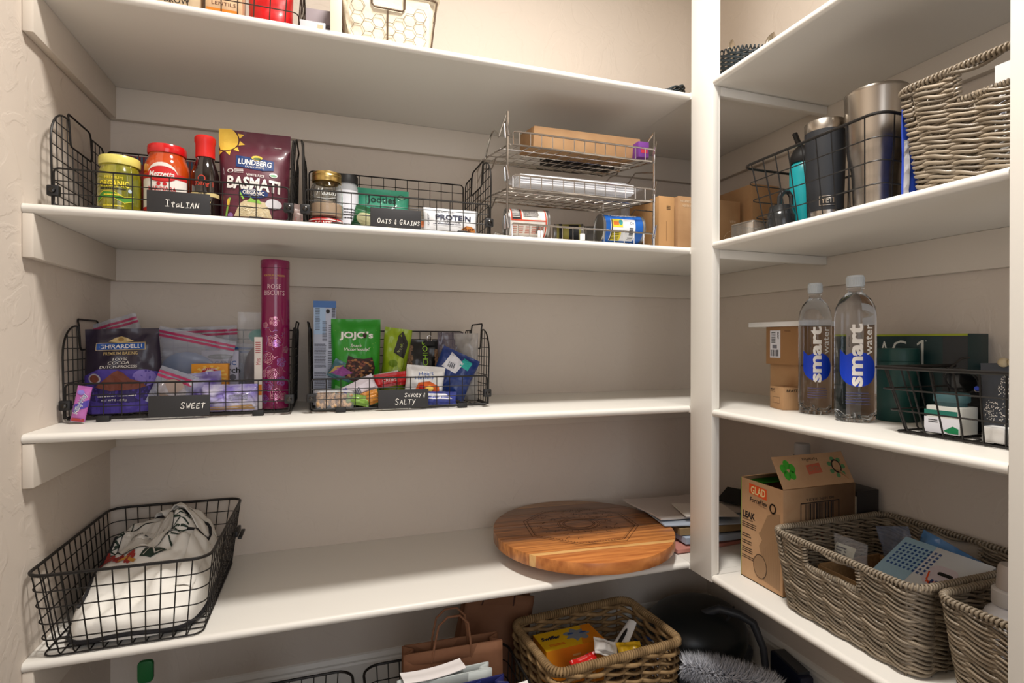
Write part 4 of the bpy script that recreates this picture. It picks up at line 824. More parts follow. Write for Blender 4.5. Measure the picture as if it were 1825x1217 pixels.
t = box_thing('white_carton', 'white carton edge at the left end of the top-shelf wire basket', 'box', (.168, .13, Z1+.006), 0, .035, .08, .12, mat('white_card', (226, 218, 212), .6))
t = thing('pan_cover', 'round black pan cover leaning beside the top-shelf wire basket', 'pan cover', (.5565, .300, Z1+.076), PI/2)
MB().lathe([(0, -.006), (.055, -.006), (.070, -.002), (.074, .004), (.070, .006), (0, .010)], 36, T(rx=PI/2)).build('lid_disc', blp, t)
MB().lathe([(0, .010), (.012, .010), (.010, .022), (.014, .030), (0, .032)], 20, T(rx=PI/2)).build('knob', blp, t)
t = box_thing('grey_box', 'mauve-grey carton with a small barcode beside the cream fabric basket', 'box', (.547, .150, q1), -.05, .075, .05, .11, mat('mauve_card', (150, 138, 142), .5))
Decal(front(-.025)).barcode(.004, .016, .045, .060, BK, n=8).ell(-.012, .055, .003, .003, BK).blocktext(-.01, .02, .065, .075, 3, BK).build('label_print', t)
t = box_thing('clear_box', 'small clear box with a peach sticker at the shelf edge, near the fabric basket', 'box', (.527, .055, q1), 0, .055, .03, .032, mat('frost', (216, 218, 222), .2, alpha=.6))
Decal(front(-.015)).rect(.010, .022, .008, .026, ink('peach', (226, 160, 130))).build('label_print', t)
t = box_thing('wood_strip', 'beige upright carton edge touching the cream fabric basket', 'box', (.578, .070, q1), 0, .026, .045, .12, mat('beige_card', (200, 190, 170), .6))
# cream fabric basket wrapped in chicken wire
t = thing('fabric_basket', 'cream fabric-lined basket wrapped in rusty chicken wire on the top shelf', 'basket', (.702, .175, q1))
lin_ = mat('cream_fleece', (226, 212, 188), .95, bump=(60, .5, .003))
def fb(k): return .100+.016*k/.16, .105+.02*k/.16
def wallp(i, j, off=0):
    a, b = fb(.155*j); L_ = rrect(-a-off, a+off, -b-off, b+off, .02, 4); n = len(L_); x = i*n; k = int(x) % n; f = x-int(x); p, q = L_[k], L_[(k+1) % n]
    return Vector((p[0]+(q[0]-p[0])*f+.0015*sin(60*i+9*j), p[1]+(q[1]-p[1])*f+.0015*sin(50*i+20*j), .155*j+.002))
MB().surf(lambda i, j: wallp(i, j), 96, 14, closed=True).prism(rrect(-.098, .098, -.103, .103, .02, 4), .0, .004).build('fabric_liner', lin_, t, ang=70)
MB().surf(lambda i, j: wallp(i, .86+.0*j, .0)+Vector((0, 0, 0))+(wallp(i, 1, .012*sin(PI*j))-wallp(i, 1, 0))+Vector((0, 0, .040*j-.0)), 72, 8, closed=True).build('folded_hem', lin_, t)
rw_ = mat('rusty_wire', (92, 74, 58), .6, metal=.4); mb = MB()
hx = .0165
for face in range(2):
    for r_ in range(-1, 8):
        for c_ in range(-7, 8):
            X = c_*hx*1.5; Zc = r_*hx*1.732+(hx*.866 if c_ % 2 else 0)
            for a0 in (0, 1, 2):
                A = PI/3*a0; B = A+PI/3; pp = []
                for an in (A, B):
                    u, v = X+hx*cos(an)*.98, Zc+hx*sin(an)*.98; pp.append((u, v))
                if any(v < .002 or v > .128 for u, v in pp): continue
                if face == 0:
                    if any(abs(u) > fb(v)[0]-.004 for u, v in pp) or any(abs(u+.004) < .040 and v > .098 for u, v in pp): continue
                    mb.tube([(u, -fb(v)[1]-.003, v) for u, v in pp], .0006, 4, cap=False)
                else:
                    if any(abs(u) > fb(v)[1]-.004 for u, v in pp): continue
                    mb.tube([(-fb(v)[0]-.003, u, v) for u, v in pp], .0006, 4, cap=False); mb.tube([(fb(v)[0]+.003, u, v) for u, v in pp], .0006, 4, cap=False)
mb.build('chicken_wire', rw_, t, kind='stuff')
fm = MB()
for sx in (-1, 1):
    for sy in (-1, 1): fm.tube([(sx*(fb(0)[0]+.001), sy*(fb(0)[1]+.001), .002), (sx*(fb(.14)[0]+.001), sy*(fb(.14)[1]+.001), .14)], .0022, 6)
for k in (.003, .14): a, b = fb(k); fm.tube([(x, y, k) for x, y in rrect(-a-.003, a+.003, -b-.003, b+.003, .012, 3)], .0022, 6, closed=True)
fm.tube([(-.004, -fb(.0)[1]-.004, .0), (-.004, -fb(.1)[1]-.004, .098)], .0017, 6); fm.build('wire_frame', rw_, t, kind='stuff')
MB().tube([(-.042, -fb(.14)[1]-.005, .142), (-.042, -fb(.1)[1]-.005, .108), (-.036, -fb(.1)[1]-.005, .101), (.030, -fb(.1)[1]-.005, .101), (.036, -fb(.1)[1]-.005, .108), (.036, -fb(.14)[1]-.005, .142)], .0023, 6).build('handle', rw_, t)
# woven corner pieces seen beside the post
dw = mat('dark_wicker', (44, 52, 56), .5, island=.35)
def weave_ring(mb, path, rows, z0, z1, r, amp, k, flare=0.):     # over-and-under weavers round a closed path
    n = len(path); cx = sum(p[0] for p in path)/n; cy = sum(p[1] for p in path)/n
    for q in range(rows):
        f = (q+.5)/rows; z = z0+(z1-z0)*f; s_ = 1+flare*f
        P = []
        for i in range(n):
            a = path[i-1]; b = path[(i+1) % n]; tx, ty = b[0]-a[0], b[1]-a[1]; L_ = math.hypot(tx, ty) or 1
            w_ = sin(2*PI*k*i/n+PI*q); P.append((cx+(path[i][0]-cx)*s_+ty/L_*amp*w_, cy+(path[i][1]-cy)*s_-tx/L_*amp*w_, z+.0010*cos(2*PI*k*i/n+PI*q)))
        mb.tube(P, r, 5, closed=True)
def circ(rx_, ry_, n): return [(rx_*cos(2*PI*i/n), ry_*sin(2*PI*i/n)) for i in range(n)]
t = thing('dark_woven_basket', 'round dark blue-black woven basket of silver servers, top shelf behind the post', 'basket', (1.735, .045, q1))
mb = MB(); weave_ring(mb, circ(.095, .095, 160), 21, .004, .122, .0036, .0035, 20, .12); mb.build('weave', dw, t, kind='stuff')
mb = MB()
for i in range(40): a = 2*PI*i/40; mb.tube([(.095*cos(a), .095*sin(a), 0), (.1065*cos(a), .1065*sin(a), .126)], .0022, 5)
mb.build('stake', dw, t, kind='stuff')
MB().tube([((.1065+.0045*cos(i*.9))*cos(2*PI*i/420), (.1065+.0045*cos(i*.9))*sin(2*PI*i/420), .130+.0055*sin(i*.9)) for i in range(420)], .0021, 5, closed=True).build('wrapped_rim', dw, t)
MB().lathe([(0, .001), (.084, .001), (.084, .004), (0, .004)], 30).build('base', dw, t)
slv = mat('silver', (196, 186, 170), .2, metal=1)
for (x, y, rz, ry, lb) in ((1.742, .085, .3, .10, 'silver serving spoon standing upright in the dark woven basket, the left one'), (1.792, .02, -.2, .26, 'silver serving spoon leaning right in the dark woven basket')):
    t = thing('serving_spoon', lb, 'spoon', (x-.01, y, Z1+.030), rz, 'silver servers in the dark basket', 0, ry)
    MB().tube([(0, 0, 0), (0, 0, .11), (0, 0, .135)], [.003, .003, .004], 8).build('handle', slv, t)
    MB().surf(lambda i, j: Vector(((.017*sin(PI*j)**.8)*cos(2*PI*i), -.006*sin(PI*j)*abs(cos(PI*i))+.004*sin(2*PI*i), .132+.075*j)), 16, 12, closed=True).build('bowl', slv, t)
t = thing('dark_woven_tray', 'dark woven tray leaning on an orange board, top back shelf, right end', 'tray', (1.585, .285, Z1+.054), 0, ry=-.40)
mb = MB(); weave_ring(mb, circ(.105, .12, 140), 7, .0, .036, .0036, .0035, 17, .1); mb.build('weave', dw, t, kind='stuff'); mb = MB()
for i in range(22): x = -.10+.2*i/21; y = .12*math.sqrt(max(0, 1-(x/.105)**2)); mb.tube([(x, -y, .002), (x, y, .002)], .0038, 5)
mb.build('base_weave', dw, t, kind='stuff')
t = box_thing('orange_board', 'thin orange cutting board standing tilted behind the dark woven tray', 'board', (1.60, .435, q1), 0, .20, .010, .165, mat('orange_board', (206, 128, 56), .5), bevel=.004)
# ================================================================= right-hand unit
wk = mat('grey_wicker', (136, 123, 105), .5, island=.32, coat=.15)
wkd = mat('grey_wicker_stake', (112, 100, 84), .6)
def rpath(w_, d_, cr, n):            # n points evenly spaced round a rounded rectangle, starting mid-front
    P = rrect(-w_/2, w_/2, -d_/2, d_/2, cr, 6); P = P[-1:]+P[:-1]
    k0 = min(range(len(P)), key=lambda i: (abs(P[i][1]+d_/2) > 1e-6, P[i][0])); P = P+[P[0]]
    S_ = [0.]
    for a, b in zip(P, P[1:]): S_.append(S_[-1]+math.hypot(b[0]-a[0], b[1]-a[1]))
    out = []; k = 0
    for i in range(n):
        s_ = S_[-1]*i/n
        while S_[k+1] < s_: k += 1
        f = (s_-S_[k])/max(1e-9, S_[k+1]-S_[k]); out.append((P[k][0]+(P[k+1][0]-P[k][0])*f, P[k][1]+(P[k+1][1]-P[k][1])*f))
    return out
def wicker(label, loc, rz, tw, td, bw, bd, H, hole=None, rows=30, seed=1, m=wk, name='wicker_basket', r=.0033, amp=.0036, wl=.044, rimr=.0055, cat='basket', ms=None, sl=.0042):
    t = thing(name, label, cat, loc, rz, None); R_ = random.Random(seed); n = 260; mb = MB()
    def pt(i, f): 
        a, b = rpath_c[int(i) % n]; k = bw/2+(tw/2-bw/2)*f, bd/2+(td/2-bd/2)*f; return a*k[0], b*k[1]
    base_ = rpath(bw, bd, .03, n); rpath_c = [(a/(bw/2), b/(bd/2)) for a, b in base_]
    per = 2*(bw+bd); K = max(8, 2*round(per/wl/2))
    for q in range(rows):
        f = (q+.6)/rows*.97; z = .004+(H-.004)*f; run = []; ph = PI*q + R_.uniform(-.25, .25); rr = r*R_.uniform(.82, 1.15); dz0 = R_.uniform(-.0008, .0008)
        def flush(closed=False):
            if len(run) > 2: mb.tube(run, rr, 5, closed=closed)
        full = True
        for i in range(n):
            x, y = pt(i, f)
            if hole and hole[0] < x < hole[1] and hole[2] < z < hole[3] and abs(abs(y)-(bd/2+(td/2-bd/2)*f)) < .01:
                full = False; flush(); run = []; continue
            a = pt(i-1, f); b = pt(i+1, f); L_ = math.hypot(b[0]-a[0], b[1]-a[1]) or 1; A = 2*PI*K/2*i/n+ph
            w_ = sin(A); run.append((x+(b[1]-a[1])/L_*amp*w_, y-(b[0]-a[0])/L_*amp*w_, z+dz0+(sl if q > 0 else .001)*cos(A)*(1 if q % 3 else 1.5)))
        flush(full)
    mb.build('weave', m, t, kind='stuff', fix=False)
    mb = MB(); ns = K
    for i in range(ns):
        a = pt(i*n/ns, 0); b = pt(i*n/ns, 1); 
        if hole and hole[0] < b[0] < hole[1] and abs(abs(b[1])-td/2) < .012: mb.tube([(a[0], a[1], 0), (a[0]+(b[0]-a[0])*hole[2]/H, a[1]+(b[1]-a[1])*hole[2]/H, hole[2])], .0022, 5)
        else: mb.tube([(a[0], a[1], 0), (b[0], b[1], H)], .0022, 5)
    mb.build('stake', ms or wkd, t, kind='stuff', fix=False)
    P = [pt(i, 1) for i in range(n)]; mb = MB().tube([(a, b, H) for a, b in P], rimr*.72, 7, closed=True); o = mb.build('rim', m, t)
    tw_ = int((2*(tw+td))/.0075); hx_ = []
    N2 = tw_*9
    for i in range(N2):
        x = i*n/N2; k = int(x); f = x-k; a, b = P[k % n], P[(k+1) % n]; px, py = a[0]+(b[0]-a[0])*f, a[1]+(b[1]-a[1])*f
        L_ = math.hypot(b[0]-a[0], b[1]-a[1]) or 1; A = 2*PI*tw_*i/N2; nx, ny = (b[1]-a[1])/L_, -(b[0]-a[0])/L_
        hx_.append((px+nx*rimr*cos(A), py+ny*rimr*cos(A), H+rimr*sin(A)))
    MB().tube(hx_, rimr*.42, 5, closed=True).build('rim_wrap', m, o, kind='stuff', fix=False)
    if hole:
        for s_ in (-1, 1):
            f = hole[2]/H; yy = lambda f: s_*(bd/2+(td/2-bd/2)*f)
            hh = []
            for i in range(200): A = 2*PI*24*i/200; hh.append((hole[0]+(hole[1]-hole[0])*i/199, yy(f)+.0042*cos(A), hole[2]+.0042*sin(A)))
            mb = MB().tube(hh, .0022, 5)
            for e in (hole[0], hole[1]):
                hh = []
                for i in range(70): A = 2*PI*8*i/70; g = (hole[2]+(H-hole[2])*i/69)/H; hh.append((e+.0048*cos(A), yy(g)+.0048*sin(A), H*g))
                mb.tube(hh, .0022, 5)
            mb.build('handle_edge', m, t)
    MB().prism(rrect(-bw/2+.004, bw/2-.004, -bd/2+.004, bd/2-.004, .02, 4), .001, .005).build('base', ms or wkd, t)
    return t
# ---- second shelf, right
t = taper_basket('wire_basket', 'black wire basket of drink bottles on the second right-hand shelf', (1.728, -.348, Z2+.0005), R90, .372, .325, .325, .270, .178, blk, 8, 6, 4, rr=.0032, rw=.0014, cr=.03)
q2 = Z2+.0055
t = thing('tumbler', 'tall black tumbler with a steel base band and a small steel name plate', 'tumbler', (1.665, -.322, q2))
blm = mat('black_powder', (38, 40, 44), .45)
MB().lathe([(0, 0), (.034, 0), (.036, .003), (.0375, .030)], 44).build('base_band', steel, t, ang=40)
MB().lathe([(0, .0305), (.0378, .0305), (.0435, .215), (0, .215)], 44).build('body', blm, t, ang=40)
MB().lathe([(0, .2155), (.0432, .2155), (.0436, .238), (.0425, .2395), (.040, .239), (.039, .233), (0, .233)], 44).build('rim_band', steel, t, ang=40)
d = Decal(cyl(.0391, 0, -.72), (.004, None), eps=.0004); d.rect(-.017, .017, .040, .062, steel, 1).rect(-.0155, .0155, .0415, .0605, BK, 2).text('YETI', 0, .051, .026, .012, mat('silver', (196, 186, 170), .2, metal=1), 3, bold=.02); d.build('name_plate', t)
t = thing('tumbler', 'large stainless steel tumbler with a wide mouth, beside the black one', 'tumbler', (1.690, -.428, q2))
MB().lathe([(0, 0), (.040, 0), (.042, .004), (.045, .085), (.047, .105), (.053, .130), (.0555, .150), (.060, .262), (.0605, .268), (.0585, .270), (.057, .264), (.053, .150), (0, .02)], 56).build('body', steel, t, ang=50)
t = thing('water_bottle', 'turquoise water bottle with a black spout lid, behind the black tumbler', 'bottle', (1.706, -.224, q2))
tq = mat('turquoise', (24, 150, 158), .35)
MB().lathe([(0, 0), (.032, 0), (.034, .004), (.034, .150), (.033, .170), (.026, .182), (0, .182)], 40).build('body', tq, t, ang=50)
mb = MB().lathe([(0, .180), (.031, .180), (.033, .186), (.033, .196), (.025, .214), (.018, .222), (0, .224)], 32); mb.tube([(0, .0, .215), (-.006, .012, .235), (-.010, .020, .262)], .0065, 8); mb.build('lid', blp, t, ang=40)
MB().tube([(.02, -.005, .200), (.03, -.02, .222), (.028, -.036, .216), (.018, -.034, .198)], .005, 8).build('carry_loop', blp, t)
t = thing('flask_lid', 'loose black flask lid with a carry loop at the front left of the bottle basket', 'lid', (1.634, -.222, q2))
t['category'] = 'flask lid'
dgl = mat('smoky_black', (40, 42, 44), .25, coat=.5)
MB().lathe([(0, 0), (.032, 0), (.034, .003), (.034, .040), (.032, .044), (.029, .052), (.026, .066), (0, .068)], 36).build('shell', dgl, t, ang=40)
MB().tube([(-.018, -.012, .055), (-.016, -.012, .085), (-.006, -.012, .098), (.010, -.012, .100), (.020, -.012, .090), (.022, -.012, .055)], [.005, .006, .006, .006, .006, .005], 8).build('carry_loop', dgl, t)
t, fn = pack('blue_pack', 'bright blue and white packet standing between the wire basket and the big wicker basket', (1.648, -.545, Z2+.001), 0, .085, .180, .010, foil('royal', (44, 74, 178), .35), seed=101, wr=.002)
Decal(fn, (.01, .01), eps=.0006).rect(-.042, -.030, .0, .12, ink('label_white', (225, 225, 232)), 1).build('label_print', t)
t = thing('mesh_tray', 'silver wire-mesh tray at the front of the shelf, right of the corner post', 'tray', (1.622, -.145, Z2+.0005), R90+.12)
mesh_m = mat('silver_mesh', (150, 142, 132), .4, metal=.8); mb = MB()
tx, ty, th_ = .035, .045, .040
for k in range(1, 40):
    a = -tx+2*tx*k/40; mb.tube([(a, -ty, .002), (a, -ty, th_)], .0005, 3, cap=False); mb.tube([(a, ty, .002), (a, ty, th_)], .0005, 3, cap=False); mb.tube([(a, -ty, .002), (a, ty, .002)], .0005, 3, cap=False)
for k in range(1, 50):
    b = -ty+2*ty*k/50; mb.tube([(-tx, b, .002), (-tx, b, th_)], .0005, 3, cap=False); mb.tube([(tx, b, .002), (tx, b, th_)], .0005, 3, cap=False); mb.tube([(-tx, b, .002), (tx, b, .002)], .0005, 3, cap=False)
for k in range(1, 16): z = th_*k/16; mb.tube([(-tx, -ty, z), (tx, -ty, z), (tx, ty, z), (-tx, ty, z)], .0005, 3, closed=True)
mb.build('mesh', mesh_m, t, kind='stuff', fix=False)
MB().tube([(a, b, th_) for a, b in rrect(-tx, tx, -ty, ty, .006, 3)], .0018, 6, closed=True).tube([(a, b, .002) for a, b in rrect(-tx, tx, -ty, ty, .006, 3)], .0014, 6, closed=True).build('rim', mesh_m, t)
wicker('large grey wicker basket with a cut-out handle on the second right-hand shelf from the top', (1.752, -.728, Z2+.0015), R90, .345, .365, .300, .325, .196, hole=(-.065, .065, .142, .188), rows=42, seed=5)
t = thing('blister_pack', 'white hang-card in clear plastic showing through the upper wicker basket handle', 'package', (1.640, -.735, Z2+.010), R90)
MB().prism([(-.055, 0), (.06, 0), (.06, .195), (-.055, .195)], -.0012, .0012, Matrix.Rotation(PI/2, 4, 'X')).build('card', whitep, t)
dk_ = ink('slot', (130, 118, 104)); d = Decal(front(-.0014), eps=.0004); d.poly([(-.030, .172), (-.026, .166), (.022, .166), (.026, .172), (.022, .178), (.004, .178), (0, .182), (-.004, .178), (-.026, .178)], dk_, 1).blocktext(-.045, .05, .10, .158, 9, ink('grey', (120, 120, 130)), 1); d.build('label_print', t)
t, fn = pack('clear_bag', 'crumpled clear bag bulging in the upper wicker basket', (1.75, -.78, Z2+.012), R90, .12, .16, .07, clearp, cat='bag', seed=103, wr=.01)
# ---- third shelf, right
r3 = Z3+.0005
t = box_thing('cardboard_box', 'large plain cardboard box under the labelled box, left of the water bottles', 'box', (1.828, -.120, r3), R90, .135, .125, .118, card)
t = box_thing('cardboard_box', 'cardboard box with a white barcode label, topmost of the stack by the water bottles', 'box', (1.815, -.118, r3+.1185), R90, .125, .135, .104, card_d)
d = Decal(front(-.0675)); d.rect(-.047, -.010, .018, .094, ink('label_white', (225, 225, 232)), 1).barcode(-.044, -.016, .022, .040, BK, 2, n=9).rect(-.038, -.022, .044, .054, ink('grey', (120, 120, 130)), 2).text('BEAST', -.018, .080, .020, .005, BK, 2, rot=-PI/2, bold=.02).blocktext(-.042, -.026, .058, .09, 7, BK, 2).blocktext(.004, .026, .088, .094, 2, ink('cardprint', (110, 76, 44)), 1); d.build('shipping_label', t)
t = box_thing('box_top', 'flat white box lid lying on top of the cardboard box stack', 'lid', (1.800, -.105, r3+.223), R90+.04, .190, .145, .013, whitep)
t['category'] = 'box lid'
t = box_thing('small_box', 'small cardboard box printed BEAST in front of the plain cardboard box', 'box', (1.735, -.138, r3), R90-.30, .068, .050, .060, card)
d = Decal(front(-.025)); d.text('BEAST', -.018, .052, .022, .005, BK, 1, bold=.02).text('Blender Cup', -.018, .046, .022, .003, BK, 1).line([(-.016, .016), (.018, .016), (.018, .032), (-.016, .032), (-.016, .016)], .0006, BK, 1); d.build('label_print', t)
Decal(side(.034)).text('BEAST', .0, .051, .030, .007, BK, 1, bold=.02).build('label_print', t)
water = mat('water_body', (246, 249, 255), .02, trans=1, ior=1.33); capw = mat('clear_cap', (214, 222, 228), .25, alpha=.85)
sb_ = ink('smart_blue', (10, 58, 190), .4)
def water_bottle(x, y, r, H, label, a0):
    t = thing('water_bottle', label, 'bottle', (x, y, r3), 0)
    pr = [(0, .006), (r*.35, .008), (r*.62, .001), (r*.86, .0), (r*.97, .006), (r, .016), (r, .68*H), (r*.99, .73*H), (r*.92, .785*H), (r*.74, .835*H), (r*.50, .868*H), (r*.36, .885*H), (r*.34, .905*H), (r*.34, .93*H), (0, .93*H)]
    MB().lathe(pr, 48).build('bottle_body', water, t, ang=70)
    mb = MB()
    for k in range(5):      # petal ridges in the base
        a = 2*PI*k/5; mb.tube([(r*.2*cos(a), r*.2*sin(a), .012), (r*.62*cos(a), r*.62*sin(a), .010), (r*.90*cos(a), r*.90*sin(a), .022)], .003, 6)
    mb.build('base_ridges', glass, t, kind='stuff')
    MB().lathe([(r*.36, .905*H), (r*.43, .905*H), (r*.43, .912*H), (r*.36, .912*H)], 30).build('neck_ring', glass, t)
    mb = MB(); mb.lathe([(0, .921*H), (r*.42, .921*H), (r*.42, .99*H), (r*.39, H), (0, H)], 30)
    for k in range(30): a = 2*PI*k/30; mb.tube([(r*.425*cos(a), r*.425*sin(a), .93*H), (r*.425*cos(a), r*.425*sin(a), .985*H)], .0009, 4)
    mb.build('cap', capw, t)
    d = Decal(cyl(r+.0004, 0, a0), (.004, None), eps=.0004); zc = H*.36; R_ = r*.93
    pts = [(R_*cos(a), zc+R_*sin(a)) for a in [PI*.62-2*PI*i/36*.83 for i in range(37)]]; d.poly(pts+[(-R_*1.0, zc+R_*.15), (-R_*.98, zc+R_*1.15), (-R_*.62, zc+R_*.80)], sb_, 1)
    d.text('smart', -r*.10, H*.455, H*.42, r*.62, WH, 3, rot=PI/2, bold=.035).text('water', r*.52, H*.56, H*.205, r*.36, WH, 3, rot=PI/2, bold=.01).text('glaceau', -r*.42, H*.545, H*.07, r*.08, BK, 3, rot=PI/2)
    d.build('label_print', t)
    d = Decal(cyl(r+.0003, 0, a0), (.004, None), eps=.0002); ib = ink('faint_blue', (70, 78, 130)); d.blocktext(-r*.6, r*.62, H*.115, H*.205, 5, ib, 1, 4, .35); d.build('small_print', t)
AW = -.50
water_bottle(1.735, -.232, .0375, .330, 'tall clear smartwater bottle with blue drop, the left and farther of the two', -.66)
water_bottle(1.712, -.362, .0420, .334, 'tall clear smartwater bottle with blue drop, the right and nearer of the two', -.74)
gnb = mat('dark_green_card', (18, 46, 48), .4); 
t = box_thing('supplement_box', 'dark green carton reading AG1 with a yellow-green top edge, standing at the back', 'box', (1.895, -.385, r3), R90+.03, .235, .07, .200, [gnb])
d = Decal(front(-.035)); d.text('A', -.064, .164, .024, .038, ink('pale_grey', (206, 208, 200)), 1).text('G', -.028, .166, .034, .038, ink('pale_grey', (206, 208, 200)), 1).poly([(.0215, .130), (.0275, .130), (.0275, .186), (.0225, .186), (.0125, .178), (.0125, .173), (.0215, .179)], ink('pale_grey', (206, 208, 200)), 1).rect(.068, .1172, 0, .2, ink('charcoal_panel', (52, 54, 56)), 1).rect(-.1172, .1172, .1955, .2, ink('chartreuse', (150, 160, 40)), 2).text('R', .033, .184, .003, .003, ink('pale_grey', (206, 208, 200)), 1); d.build('label_print', t)
t = thing('green_canister', 'plain dark green canister in front of the AG1 carton', 'canister', (1.814, -.386, r3))
MB().lathe([(0, 0), (.041, 0), (.0425, .003), (.0425, .135), (.0415, .137), (0, .137)], 44).build('body', mat('canister_green', (14, 62, 58), .4), t, ang=40)
MB().lathe([(0, .1375), (.0428, .1375), (.0428, .164), (.041, .167), (0, .167)], 44).build('lid', mat('canister_green', (14, 62, 58), .4), t, ang=40)
t = taper_basket('wire_basket', 'low black wire basket of household bits on the third right-hand shelf', (1.765, -.628, r3), R90, .300, .290, .245, .235, .130, blk, 6, 5, 3, rr=.0038, rw=.0017, cr=.015)
q3 = r3+.006
t = thing('clear_jar', 'square clear jar with a teal-grey lid and white label in the low wire basket', 'jar', (1.708, -.570, q3), R90)
MB().prism(rrect(-.032, .032, -.028, .028, .008, 4), 0, .052).build('jar_body', mat('frost_jar', (206, 206, 200), .25), t, bevel=.002)
MB().lathe([(0, .052), (.024, .052), (.024, .060), (.028, .060), (.029, .062), (.029, .074), (.027, .077), (0, .077)], 32).build('lid', mat('teal_grey', (70, 104, 110), .4), t, ang=40)
d = Decal(front(-.028)); tg = ink('teal_green', (30, 110, 96)); d.rect(-.032, .028, .034, .044, tg, 1).rect(-.032, .032, .0, .030, ink('label_white', (225, 225, 232)), 1).poly([(.004, .006), (.02, .016), (.03, .012), (.03, .002), (.012, .002)], ink('emerald', (20, 130, 80)), 2).blocktext(-.024, -.006, .018, .026, 2, BK, 2); d.build('label_print', t)
t, fn = pack('patterned_pouch', 'grey fabric pouch printed with white dotted trees in the low wire basket', (1.745, -.652, q3), R90, .095, .138, .05, mat('grey_cloth', (72, 76, 84), .85), seed=111, wr=.003, waist=.0, ry=-.05)
d = Decal(lambda u, v, h: fn(u*(1-v*3.2) if v > 0 else u, v, h), (.01, .01), eps=.0005); 
for k in range(230):
    q = random.Random(k); c = ((-.025, .05, .018, .022), (.015, .045, .024, .028), (-.002, .095, .014, .024))[k % 3]; a = q.random()*2*PI; r_ = math.sqrt(q.random()); d.ell(c[0]+c[2]*r_*cos(a), c[1]+c[3]*r_*sin(a), .0011, .0011, WH, 1, 6)
d.line([(.012, .012), (.016, .03), (.022, .045)], .0014, WH, 1).line([(.015, .028), (.007, .042)], .001, WH, 1); d.build('tree_print', t)
MB().ball((-.008, -.004, .139), .009, 10).ball((.008, -.004, .139), .009, 10).build('drawstring_knot', mat('tan_cord', (186, 170, 140), .8), t)
t = thing('white_cube', 'small white plastic cube charger at the front of the low wire basket', 'charger', (1.672, -.668, q3), R90)
MB().box(-.018, .018, -.015, .015, 0, .028).build('shell', whitep, t, bevel=.004)
MB().box(-.006, .006, .0152, .022, .009, .013).box(-.006, .006, .0152, .022, .017, .021).build('prongs', chrome, t)
t = thing('white_plug', 'round white plug beside the white cube in the low wire basket', 'plug', (1.668, -.708, q3), R90)
MB().lathe([(0, 0), (.016, 0), (.018, .006), (.016, .022), (.010, .026), (0, .027)], 24).build('shell', whitep, t)
t = thing('sunglasses', 'dark round sunglasses with a silver arm lying on the low wire basket rim', 'sunglasses', (1.765, -.590, q3+.098), R90+.2, rx=.5)
for s_ in (-1, 1):
    o = MB().tube([(s_*.034+.027*cos(a), 0, .027*sin(a)) for a in [2*PI*i/24 for i in range(24)]], .0028, 6, closed=True).build('lens_frame', blp, t)
    MB().lathe([(0, -.001), (.026, -.001), (.026, .001), (0, .001)], 24, T(s_*.034, 0, 0, rx=PI/2)).build('lens', mat('dark_lens', (18, 18, 20), .08), o)
    MB().tube([(s_*.062, 0, .008), (s_*.066, .02, .008), (s_*.064, .09, .0), (s_*.060, .115, -.012)], .0022, 6).build('arm', blp, t)
MB().tube([(-.008, 0, .008), (0, -.002, .012), (.008, 0, .008)], .002, 6).build('bridge', blp, t)
t, fn = pack('black_pouch', 'soft black pouch filling the back of the low wire basket', (1.815, -.60, q3), R90, .15, .080, .06, mat('black_cloth', (26, 26, 30), .8), seed=115, wr=.006, cat='pouch')
t = thing('blue_pen', 'short blue and silver keyring torch lying over the pouch in the low wire basket', 'torch', (1.730, -.600, q3+.088), .5, ry=.2)
MB().lathe([(0, 0), (.004, 0), (.004, .022), (0, .022)], 14, T(ry=PI/2)).build('barrel', mat('torch_blue', (30, 60, 170), .3), t)
MB().lathe([(0, .0222), (.0046, .0222), (.0050, .034), (0, .034)], 14, T(ry=PI/2)).build('head', chrome, t)
t = thing('green_ball', 'small bright green rubber ball in the low wire basket', 'ball', (1.760, -.535, q3+.022))
MB().ball((0, 0, 0), .018, 16).build('rubber', mat('bright_green', (40, 140, 20), .5), t)
MB().ball((0, 0, -.0195), .0025, 6).build('valve', blp, t)
# ---- lowest shelf, right
r4 = Z4+.0005
t = thing('bin_bag_box', 'open kraft carton of Glad ForceFlex bin bags beside the corner post', 'box', (1.730, -.182, r4), R90)
w2, d2, h2 = .071, .118, .262
gk = mat('glad_card', (190, 152, 114), .75, var=((182, 142, 104), 20, 3))
MB().box(-w2, w2, -d2, -d2+.002, 0, h2).box(-w2, w2, d2-.002, d2, 0, h2).box(-w2, -w2+.002, -d2+.002, d2-.002, 0, h2).box(w2-.002, w2, -d2+.002, d2-.002, 0, h2).box(-w2, w2, -d2, d2, 0, .002).build('carton', gk, t)
gg = ink('glad_green', (62, 160, 44)); gro = ink('glad_orange', (226, 84, 28)); brn = ink('bag_brown', (150, 118, 86)); dbk = ink('kraft_black', (40, 30, 26))
d = Decal(front(-d2)); d.poly([(-.041, .228), (.019, .222), (.019, .250), (-.041, .253)], gro, 1).text('GLAD', -.010, .238, .050, .020, ink('glad_cream', (244, 220, 160)), 2, bold=.02).text('ForceFlex', -.008, .212, .060, .012, dbk, 1, bold=.02, shear=.15).line([(-.01, .204), (.02, .202)], .0008, dbk)
d.text('LEAK', -.042, .168, .044, .018, dbk, 1, bold=.045).text('PROTECTION', -.046, .155, .036, .004, dbk, 1, bold=.02).blocktext(-.066, -.016, .132, .148, 3, dbk, 1, 3).blocktext(-.066, -.034, .106, .118, 2, dbk, 1, 4).blocktext(-.066, -.03, .088, .100, 2, dbk, 1, 5).blocktext(-.066, -.028, .066, .082, 3, dbk, 1, 6).blocktext(-.066, -.020, .050, .060, 2, dbk, 1, 7)
